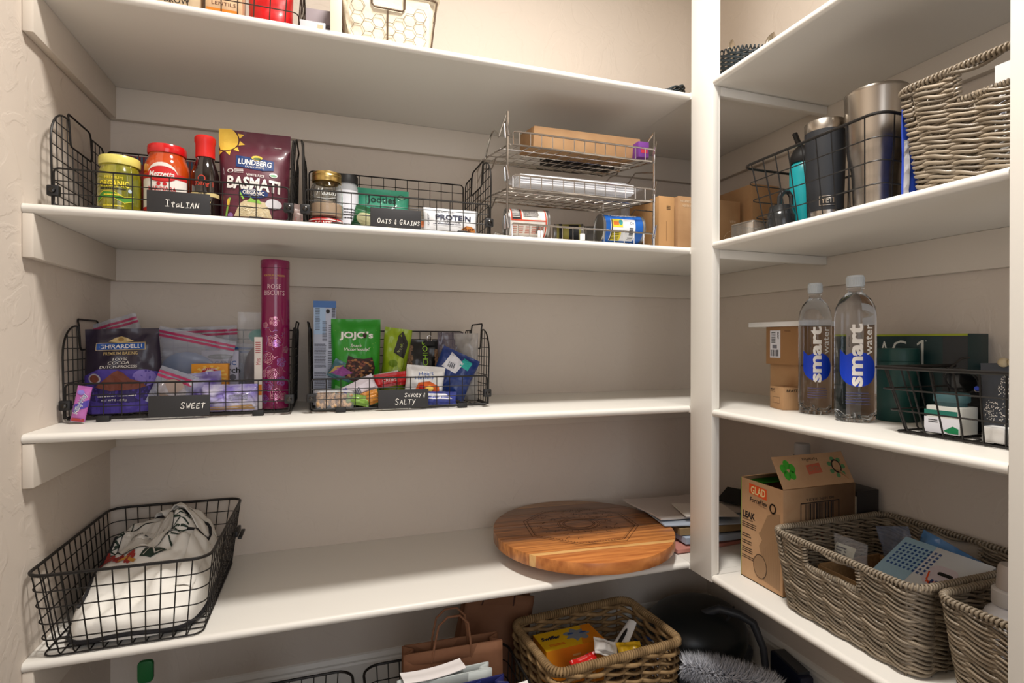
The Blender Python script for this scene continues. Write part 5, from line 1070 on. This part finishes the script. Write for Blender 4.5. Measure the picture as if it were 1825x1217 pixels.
d.poly([(.062, .012), (.062, .200), (.040, .196), (.022, .186), (.012, .165), (.0, .140), (-.008, .132), (.004, .118), (-.006, .100), (.0, .080), (-.016, .060), (-.020, .035), (0, .018)], brn, 1)
d.ell(-.002, .048, .022, .030, brn, 3).line([(-.002+.022*cos(a), .048+.030*sin(a)) for a in [2*PI*i/28 for i in range(29)]], .0012, dbk, 4).line([(.040+.009*cos(a), .208+.011*sin(a)) for a in [2*PI*i/18 for i in range(19)]], .0035, dbk, 4)
for k in range(9): d.line([(.005+.006*k, .018), (.012+.0055*k, .10+.006*k)], .0006, ink('fold', (136, 106, 76)), 2)
d.rect(-w2, -w2+.0018, 0, h2, gg, 1); d.build('label_print', t)
d = Decal(side(w2)); d.line([(-.062, .166), (.062, .166), (.062, .224), (-.062, .224), (-.062, .166)], .0028, dbk, 1).barcode(-.048, .046, .170, .222, dbk, 1, n=16).text('9 87870 26891 091', 0, .232, .09, .007, dbk, 1).poly([(-.03, .148), (.02, .150), (.02, .126), (-.03, .124)], ink('orange_red2', (190, 96, 70)), 1); d.build('label_print', t)
fl_ = MB().box(-w2, w2, 0, .0014, 0, .001)
def flap(M, w_, l_): return MB().box(-w_, w_, -.0008, .0008, 0, l_, M)
o = flap(T(w2-.001, 0, h2+.001, 0, 0, PI/2) @ Matrix.Rotation(-.50, 4, 'X'), d2-.002, .082).build('side_flap', gk, t)
MF = T(w2-.001, 0, h2+.001, 0, 0, PI/2) @ Matrix.Rotation(-.50, 4, 'X')
d = Decal(lambda u, v, h: (u, -.0009-h, v)); 
for k in range(5): a = k*1.257+.3; d.ell(-.080+.014*cos(a), .045+.015*sin(a), .010, .012, gg, 1, 12)
d.poly([(-.020, .030), (.026, .033), (.026, .058), (-.020, .054)], ink('orange_red2', (190, 96, 70)), 1).text('GLAD', .003, .044, .036, .012, brn, 2, rot=PI, bold=.02).text('ForceFlex', 0, .068, .05, .009, dbk, 1, rot=PI).ell(.078, .045, .016, .018, dbk, 2).ell(.078, .045, .012, .014, gk, 3)
for k in range(7): a = .9*k; d.ell(.078+.022*cos(a), .043+.022*sin(a), .007, .006, ink('moss', (90, 140, 90)), 1, 10)
d.build('label_print', o, MF)
o = flap(T(-w2+.001, 0, h2+.001, 0, 0, PI/2) @ Matrix.Rotation(-.05+PI/2*.93-.15, 4, 'X'), d2-.002, .060).build('side_flap', gk, t)
o = flap(T(0, d2-.001, h2+.001) @ Matrix.Rotation(.95-PI, 4, 'X') @ Matrix.Rotation(PI, 4, 'X'), w2-.004, .058).build('end_flap', gk, t)
MB().box(-w2+.006, -w2+.050, -d2+.006, .06, h2-.008, h2-.0065).build('inner_panel', mat('green_panel', (62, 160, 44), .6), t)
t = thing('cleaner_bottle', 'bottle with a white ribbed cap behind the bin-bag carton', 'bottle', (1.875, -.062, r4)); t.scale = (1, 1, 1.07)
MB().lathe([(0, 0), (.034, 0), (.036, .004), (.036, .21), (.030, .245), (.018, .262), (.016, .275), (0, .275)], 34).build('body', mat('dark_bottle', (54, 40, 38), .3), t, ang=50)
MB().lathe([(.016, .268), (.024, .268), (.024, .272), (.016, .272)], 28).build('neck_ring', mat('dark_bottle', (54, 40, 38), .3), t)
MB().lathe([(0, .274), (.021, .274), (.021, .303), (.019, .306), (0, .306)], 30).build('cap', mat('ribbed_cap', (190, 190, 192), .4), t, ang=40)
t = box_thing('black_carton', 'black-edged cream carton with fine lines behind the bin-bag carton', 'box', (1.892, -.212, r4), R90, .085, .075, .238, mat('black_card', (24, 22, 24), .4))
Decal(front(-.0375)).rect(-.040, .040, .02, .225, ink('cream', (196, 186, 168)), 1).blocktext(-.04, .04, .03, .215, 16, ink('tanline', (150, 136, 118)), 2, 8, .25).ell(.02, .20, .012, .014, ink('mustard', (176, 150, 30)), 2).build('label_print', t)
wicker('large grey wicker basket with blue packets, next to the bin-bag carton', (1.748, -.436, r4+.001), R90, .340, .372, .302, .325, .178, hole=(-.075, .055, .126, .170), rows=39, seed=6)
wicker('grey wicker basket holding the white spray bottle at the right edge', (1.758, -.793, r4+.001), R90, .336, .360, .296, .315, .176, rows=39, seed=7)
t = thing('slatted_crate', 'shallow light-wood slatted crate inside the large wicker basket', 'crate', (1.760, -.385, r4+.008), R90)
ws = mat('crate_wood', (168, 134, 92), .65, stretch=(2, 20, 20), var=((146, 112, 74), 6, 3))
for k in range(7): MB().box(-.075, .075, -.10, -.096, .004+.0125*k, .0145+.0125*k).build('slat', ws, t, bevel=.0008)
for k in range(7): MB().box(-.075, .075, .096, .10, .004+.0125*k, .0145+.0125*k).build('slat', ws, t, bevel=.0008)
for s_ in (-1, 1): MB().box(s_*.073-.003, s_*.073+.003, -.0955, .0955, .002, .092).build('end_board', ws, t, bevel=.0008)
MB().box(-.072, .072, -.095, .095, .001, .004).build('bottom_board', ws, t)
Decal(front(-.1002)).text('13', .035, .055, .03, .030, ink('crate_black', (60, 44, 34)), 1).build('stamped_number', t)
t, fn = pack('clear_packet', 'clear packet with a pale label in the left corner of the large wicker basket', (1.720, -.345, r4+.102), R90, .085, .062, .025, clearp, seed=121, wr=.003)
Decal(fn, (.01, .01), eps=.0006).rect(-.032, .02, .015, .045, ink('pale_grey', (206, 208, 200)), 1).blocktext(-.028, .0, .02, .04, 3, ink('grey', (120, 120, 130)), 2).build('label_print', t)
t, fn = pack('wipes_pack', 'glossy sky-blue plastic packet propped at the back of the large wicker basket', (1.815, -.475, r4+.068), R90-.10, .155, .105, .050, foil('sky_film', (86, 132, 184), .22), seed=122, wr=.007, foot=False, rx=-.30, ry=.20)
Decal(fn, (.01, .01), eps=.0006).ell(-.0, .05, .045, .022, ink('pale_sky', (160, 186, 216)), 1).build('label_print', t)
t, fn = pack('clear_packet', 'clear film with brown print curled beside the sky-blue packet', (1.815, -.400, r4+.095), R90, .08, .090, .02, mat('blue_film', (120, 132, 158), .15, alpha=.45, spec=.9), seed=123, wr=.006, foot=False, ry=-.3)
t = box_thing('wipes_card', 'white and pale-blue card carton with blue lines and a black slot, lying tilted', 'box', (1.700, -.505, r4+.118), R90, .175, .016, .120, mat('pale_card', (206, 210, 214), .5), bevel=.001, rx=-1.05, ry=.0)
t.rotation_euler = (-1.05, .0, R90); t.rotation_mode = 'XYZ'
d = Decal(front(-.008)); d.rect(-.0872, -.02, 0, .12, ink('pale_aqua', (150, 184, 204)), 1)
for k in range(9): d.blocktext(-.078+.009*k, -.073+.009*k, .03, .105, 7, ink('smart_blue2', (40, 80, 150)), 2, k, .7)
d.poly(rrect(.0, .052, .018, .075, .016, 5), ink('lilac_panel', (206, 196, 206)), 2).poly(rrect(.018, .046, .050, .059, .004, 3), BK, 3).line([(.004, .05), (.010, .03), (.02, .02)], .003, gro, 3).line([(.012, .024), (.03, .03)], .003, gro, 3).rect(.018, .023, .02, .034, nb, 3).rect(.026, .031, .02, .034, nb, 3).blocktext(.03, .05, .012, .022, 2, gro, 3)
d.build('label_print', t)
t = thing('spray_bottle', 'round white bottle with a grey-white spray cap in the right-hand wicker basket', 'bottle', (1.672, -.690, r4+.008))
MB().lathe([(0, 0), (.034, 0), (.038, .004), (.040, .060), (.043, .090), (.045, .115), (.043, .135), (.036, .153), (.027, .162), (.022, .166), (0, .166)], 44).build('body', mat('white_gloss', (230, 230, 236), .2, coat=.5), t, ang=60)
MB().lathe([(0, .1665), (.028, .1665), (.028, .191), (.024, .194), (0, .194)], 36).build('collar', mat('light_grey_plastic', (204, 200, 198), .4), t, ang=40)
MB().lathe([(0, .1945), (.022, .1945), (.0195, .230), (.017, .235), (0, .237)], 36).build('spray_cap', mat('grey_cap', (176, 166, 160), .45), t, ang=40)
# ================================================================= floor
sg = mat('seagrass', (150, 122, 84), .75, island=.35, var=((112, 88, 56), 30, 2)); sgd = mat('seagrass_dark', (96, 76, 52), .8)
wicker('open-weave brown seagrass basket on the floor under the round board', (1.262, .055, .002), .07, .385, .262, .350, .235, .292, rows=25, seed=9, m=sg, name='seagrass_basket', r=.0058, amp=.0075, wl=.052, rimr=.0085, sl=.003, ms=sgd)
t = box_thing('duster_refill_box', 'yellow and orange Swiffer carton with a grey duster picture in the seagrass basket', 'box', (1.205, .105, .008), .05, .180, .090, .255, mat('swiffer_orange', (226, 106, 22), .4, var=((232, 160, 20), 3, 1)))
d = Decal(topf(.255)); syl = ink('swiffer_yellow', (236, 186, 20)); sgr = ink('duster_grey', (136, 144, 156))
d.rect(-.0898, .0898, -.0448, .0448, syl, 1).poly([(.02, -.0448), (.0898, -.0448), (.0898, .0448), (.06, .0448)], ink('swiffer_orange2', (232, 140, 20)), 2)
d.text('Swiffer', -.050, .012, .058, .017, ink('ink_navy', (30, 34, 62)), 3, bold=.04, shear=.2)
d.poly([(.000+.034*(1+.22*cos(7*a))*cos(a)+.028, .004+.026*(1+.25*cos(7*a+1))*sin(a)) for a in [2*PI*i/56 for i in range(56)]], sgr, 3).ell(.012, .012, .010, .004, ink('smart_blue2', (40, 80, 150)), 4).ell(.05, .008, .012, .004, ink('smart_blue2', (40, 80, 150)), 4).blocktext(-.07, -.02, -.03, -.018, 2, gro, 3)
d.build('top_print', t)
d = Decal(front(-.045)); d.poly([(-.0895, 0), (-.04, 0), (-.0895, .2)], syl, 1).blocktext(-.01, .015, .13, .235, 9, ink('peach2', (244, 190, 120)), 2, 5).blocktext(.055, .062, .12, .24, 14, ink('peach2', (244, 190, 120)), 2, 6)
for k in range(4): d.ell(.034, .13+.03*k, .006, .008, sgr, 2, 10)
d.build('label_print', t)
t = thing('duster_wand', 'white plastic duster handle with a slot lying against the seagrass basket rim', 'handle', (1.330, .035, .255), .6, ry=-.25)
t['category'] = 'duster'
MB().surf(lambda i, j: Vector((-.085+.17*i, (.013+.006*sin(PI*i))*cos(2*PI*j), .006*sin(2*PI*j)+.012*i*i)), 20, 14).build('grip', whitep, t)
MB().surf(lambda i, j: Vector((-.035+.085*i, .0055*cos(2*PI*j)*sin(PI*i)**.4, .0088+.012*((.5*i+.3))**2+.0012*sin(2*PI*j))), 14, 8).build('slot', blp, t)
for (x, y, z, rgb, lb, s_) in ((1.20, -.030, .245, (196, 30, 26), 'red sweet wrapper showing through the front of the seagrass basket', 1), (1.335, -.020, .255, (236, 190, 30), 'yellow sweet wrapper at the front right of the seagrass basket', 2), (1.26, -.015, .262, (230, 226, 220), 'white crumpled wrapper in the middle of the seagrass basket', 3)):
    flatpack(lb, x, y, z-.01, .075, .040, .020, rgb, .3*s_-.5, seed=130+s_, name='candy_wrapper', rx=-.8)
# first floor basket, and a taller one full of paper bags
taper_basket('wire_basket', 'black wire basket on the floor with empty back corner, left of the paper bags', (.428, .000, .0015), 0, .385, .310, .360, .285, .255, blk, 11, 8, 6, rr=.0034, rw=.0015, cr=.04)
taper_basket('wire_basket', 'black wire basket on the floor that holds the paper bags', (.840, .000, .0015), 0, .385, .310, .360, .285, .255, blk, 11, 8, 6, rr=.0034, rw=.0015, cr=.04)
t = box_thing('white_box', 'white carton with a blue corner and fine lines in the left floor basket', 'box', (.395, .085, .010), .03, .130, .06, .262, mat('box_white2', (206, 204, 210), .6))
Decal(front(-.03)).poly([(.050, .20), (.065, .20), (.056, .262)], ink('blue_corner', (40, 110, 180)), 1).line([(-.03, .236), (.02, .250)], .002, gy, 1).rect(.034, .040, .228, .240, BK, 1).line([(-.05, .21), (.045, .255)], .004, ink('pale_grey', (206, 208, 200)), 1).build('label_print', t)
kraft = mat('kraft_paper', (126, 86, 60), .8, var=((116, 76, 52), 12, 3)); kin = mat('kraft_inside', (120, 82, 58), .85)
def paper_bag(name, label, loc, rz, w, d_, h, m, hm, ry=0, rx=0, handles=True, cat='bag', hh=.085, tie=False):
    t = thing(name, label, cat, loc, rz, None, rx, ry); mb = MB(); th_ = .0012
    for s_ in (-1, 1): mb.surf(lambda i, j, s_=s_: Vector((-w/2+w*i, s_*(d_/2*(1-.45*j)+.003*sin(5*i+3*j)), h*j)), 12, 12)
    for s_ in (-1, 1): mb.surf(lambda i, j, s_=s_: Vector((s_*(w/2-(.5-abs(i-.5))*2*.028*j), (-d_/2+d_*i)*(1-.45*j), h*j)), 8, 12)
    mb.surf(lambda i, j: Vector((-w/2+w*i, -d_/2+d_*j, .001)), 4, 4); mb.build('paper', m, t, solid=.0012, fix=True, ang=40)
    for s_ in (-1, 1):
        y = s_*d_/2*.55
        MB().box(-w/2+.004, w/2-.004, y-.0018, y+.0018, h-.028, h+.001).build('top_fold', m, t, bevel=.0005)
        if handles: MB().tube([(-.052+s_*.004, y, h-.03), (-.050, y-.004, h+.01), (-.040, y-.010, h+hh*.75), (-.018, y-.014, h+hh), (.012, y-.014, h+hh), (.034, y-.010, h+hh*.72), (.042, y-.004, h+.01), (.044, y, h-.03)], .0028, 7).build('twisted_handle', hm, t)
        elif tie:
            for u in (-.05, .045): MB().tube([(u, y-.004*s_*0-.003, h-.015), (u+.006, y-.010, h-.004), (u+.014, y-.014, h+.006), (u+.004, y-.010, h-.020)], .004, 6).build('ribbon_tie', hm, t)
    return t
paper_bag('paper_bag', 'brown kraft paper bag with twisted handles, upright in the floor wire basket', (.862, .062, .012), -.04, .250, .075, .318, kraft, kraft)
paper_bag('paper_bag', 'second brown kraft bag tilted to the right behind the upright one', (.975, .238, .0085), .05, .215, .050, .350, kraft, mat('dark_cord', (70, 42, 30), .7), ry=.20, hh=.06)
paper_bag('gift_bag', 'pale grey gift bag with a white card edge in the floor wire basket', (.828, -.012, .012), .02, .225, .045, .288, mat('pale_paper', (186, 192, 190), .7), whitep, handles=False)
sheet('white_card', 'curled white sheet lying on top of the pale grey gift bag', 'paper', .800, -.005, .3035, .150, .045, .0015, (222, 216, 214), .10, curl=.006)
paper_bag('gift_bag', 'navy blue gift bag with ribbon ties at the front of the floor wire basket', (.836, -.080, .012), .04, .250, .055, .290, mat('navy_paper', (34, 38, 92), .45), mat('navy_ribbon', (44, 52, 120), .5), handles=False, tie=True)
paper_bag('paper_bag', 'flat kraft bag standing right of the navy gift bag with white tissue', (.985, -.112, .0015), .0, .10, .030, .268, kraft, kraft, handles=False) if False else None
sheet('tissue', 'folded white tissue paper over the right end of the navy gift bag', 'paper', .935, -.118, .292, .135, .050, .004, (226, 222, 220), -.12, curl=.006, ry=-.03)
# left floor corner
t = thing('dish_brush', 'green-handled brush standing in the left floor corner', 'brush', (.152, .205, .001))
MB().tube([(0, 0, .03), (0, 0, .18), (0, 0, .285)], [.008, .007, .010], 10).build('stem', mat('white_stem', (200, 200, 200), .5), t)
MB().prism(rrect(-.0165, .0165, -.026, .026, .010, 5), -.006, .006, T(0, 0, .312) @ Matrix.Rotation(PI/2, 4, 'X')).build('green_grip', mat('grip_green', (0, 92, 40), .5), t, bevel=.003)
MB().lathe([(0, 0), (.03, 0), (.034, .03), (.01, .04), (0, .04)], 24).build('bristle_head', whitep, t)
t = thing('canvas_tote', 'dark tote with a brown strap loop standing in the left floor corner', 'bag', (.252, .215, .001))
mb = MB(); pouch(mb, .13, .205, .07, seed=140); mb.build('tote_body', mat('dark_cloth', (52, 44, 42), .85), t, ang=70)
MB().tube([(-.030, -.012, .19), (-.028, -.016, .225), (-.012, -.018, .246), (.010, -.018, .246), (.026, -.016, .225), (.030, -.012, .19)], .0045, 8).build('strap', mat('brown_strap', (44, 26, 24), .6), t)
# right floor corner: vacuum and dusters
vb = mat('vacuum_black', (30, 33, 33), .35); vg = mat('vacuum_grey', (58, 60, 64), .4)
t = thing('vacuum_cleaner', 'black canister vacuum cleaner with a grey handle tube in the floor corner', 'vacuum', (1.742, .250, .003), .2)
MB().surf(lambda i, j: Vector((.185*sin(PI*j)**.6*cos(2*PI*i), .155*sin(PI*j)**.6*sin(2*PI*i), .105-.103*cos(PI*j))), 40, 20, closed=True).build('shell', vb, t, ang=80)
for k in range(3): MB().tube([(-.10+.03*k, -.13+.01*k, .12+.022*k), (-.02+.03*k, -.105, .165+.015*k), (.06+.03*k, -.06, .170+.01*k)], .004, 6).build('vent_rib', vg, t)
MB().tube([(-.02, -.045, .195), (.01, -.09, .225), (.055, -.13, .212), (.085, -.16, .190), (.095, -.19, .12), (.095, -.20, .04)], [.012, .013, .013, .013, .011, .011], 10).build('handle_tube', vg, t)
for s_ in (-1, 1): MB().lathe([(0, -.012), (.035, -.012), (.04, 0), (.035, .012), (0, .012)], 24, T(s_*.13, -.09, .043, rx=PI/2)).build('wheel', vg, t)
nvp = mat('navy_plastic', (22, 26, 48), .45)
t = thing('floor_nozzle', 'navy blue vacuum floor nozzle lying beside the vacuum cleaner', 'nozzle', (1.800, -.120, .001), -.55)
MB().box(-.085, .085, -.045, .045, .0, .035).build('nozzle_head', nvp, t, bevel=.010)
MB().tube([(0, .0, .03), (-.02, .05, .06), (-.05, .10, .10)], [.020, .018, .016], 12).build('nozzle_neck', nvp, t)
MB().box(-.088, .088, -.052, -.046, .002, .012).build('bristle_strip', vg, t)
t = thing('crevice_tool', 'flat dark crevice tool leaning against the right wall in the floor corner', 'nozzle', (1.900, .000, .008), -.2)
MB().box(-.022, .022, -.075, .075, .0, .11).build('tool_body', nvp, t, bevel=.006); MB().box(-.018, .018, -.06, .06, .1105, .118).build('felt_strip', vg, t)
t = thing('wipe_packet', 'white and blue packet lying between seagrass basket and vacuum cleaner', 'packet', (1.505, .150, .002), .1)
MB().box(-.035, .035, -.045, .045, 0, .165).build('carton', mat('box_white2', (206, 204, 210), .6), t, bevel=.003)
Decal(topf(.165)).poly([(-.034, .01), (.034, .015), (.034, .044), (-.034, .044)], ink('smart_blue2', (40, 90, 170)), 1).build('top_print', t)
Decal(front(-.045)).rect(-.034, .034, .13, .145, nb, 1).poly([(-.02, .10), (.02, .12), (.034, .125), (.0, .12)], ink('pale_sky', (160, 186, 216)), 1).build('label_print', t)
t = thing('fluffy_duster', 'fluffy white microfibre duster on a grey handle in front of the vacuum cleaner', 'duster', (1.655, -.030, .140), -.62, ry=.10)
MB().tube([(-.11, 0, 0), (.02, 0, 0), (.27, 0, -.02)], [.012, .014, .009], 10).build('handle', vg, t)
R_ = random.Random(2); mb = MB()
for k in range(5200):
    a = R_.random()*2*PI; x = -.125+.24*R_.random(); e = math.sqrt(max(0, 1-((x+.005)/.13)**2)); L_ = (.046+.014*R_.random())*(.45+.55*e); dx = R_.uniform(-.016, .016)+.10*(x+.005)
    c, s_ = cos(a), sin(a); wv = .0011
    mb.add([(x-wv, -s_*wv, c*wv), (x+wv, s_*wv, -c*wv), (x+dx*.6, c*L_*.6-s_*.003, s_*L_*.6+c*.003), (x+dx, c*L_, s_*L_)], [(0, 1, 2), (2, 1, 3), (0, 2, 3)])
mb.build('fluff', mat('white_fluff', (242, 242, 246), .9), t, kind='stuff', fix=False, smooth=False)
t = thing('wooden_brush', 'brush with a tan wooden knob end at the bottom edge, in the right floor corner', 'brush', (1.700, -.230, .001), .2)
MB().tube([(0, 0, .05), (0, 0, .11), (0, 0, .135), (0, 0, .155), (0, 0, .165)], [.010, .010, .014, .013, .004], 14).build('wood_knob', mat('tan_wood', (190, 142, 82), .5), t)
MB().lathe([(0, 0), (.028, 0), (.032, .03), (.018, .05), (0, .052)], 24).build('brush_head', nvp, t)
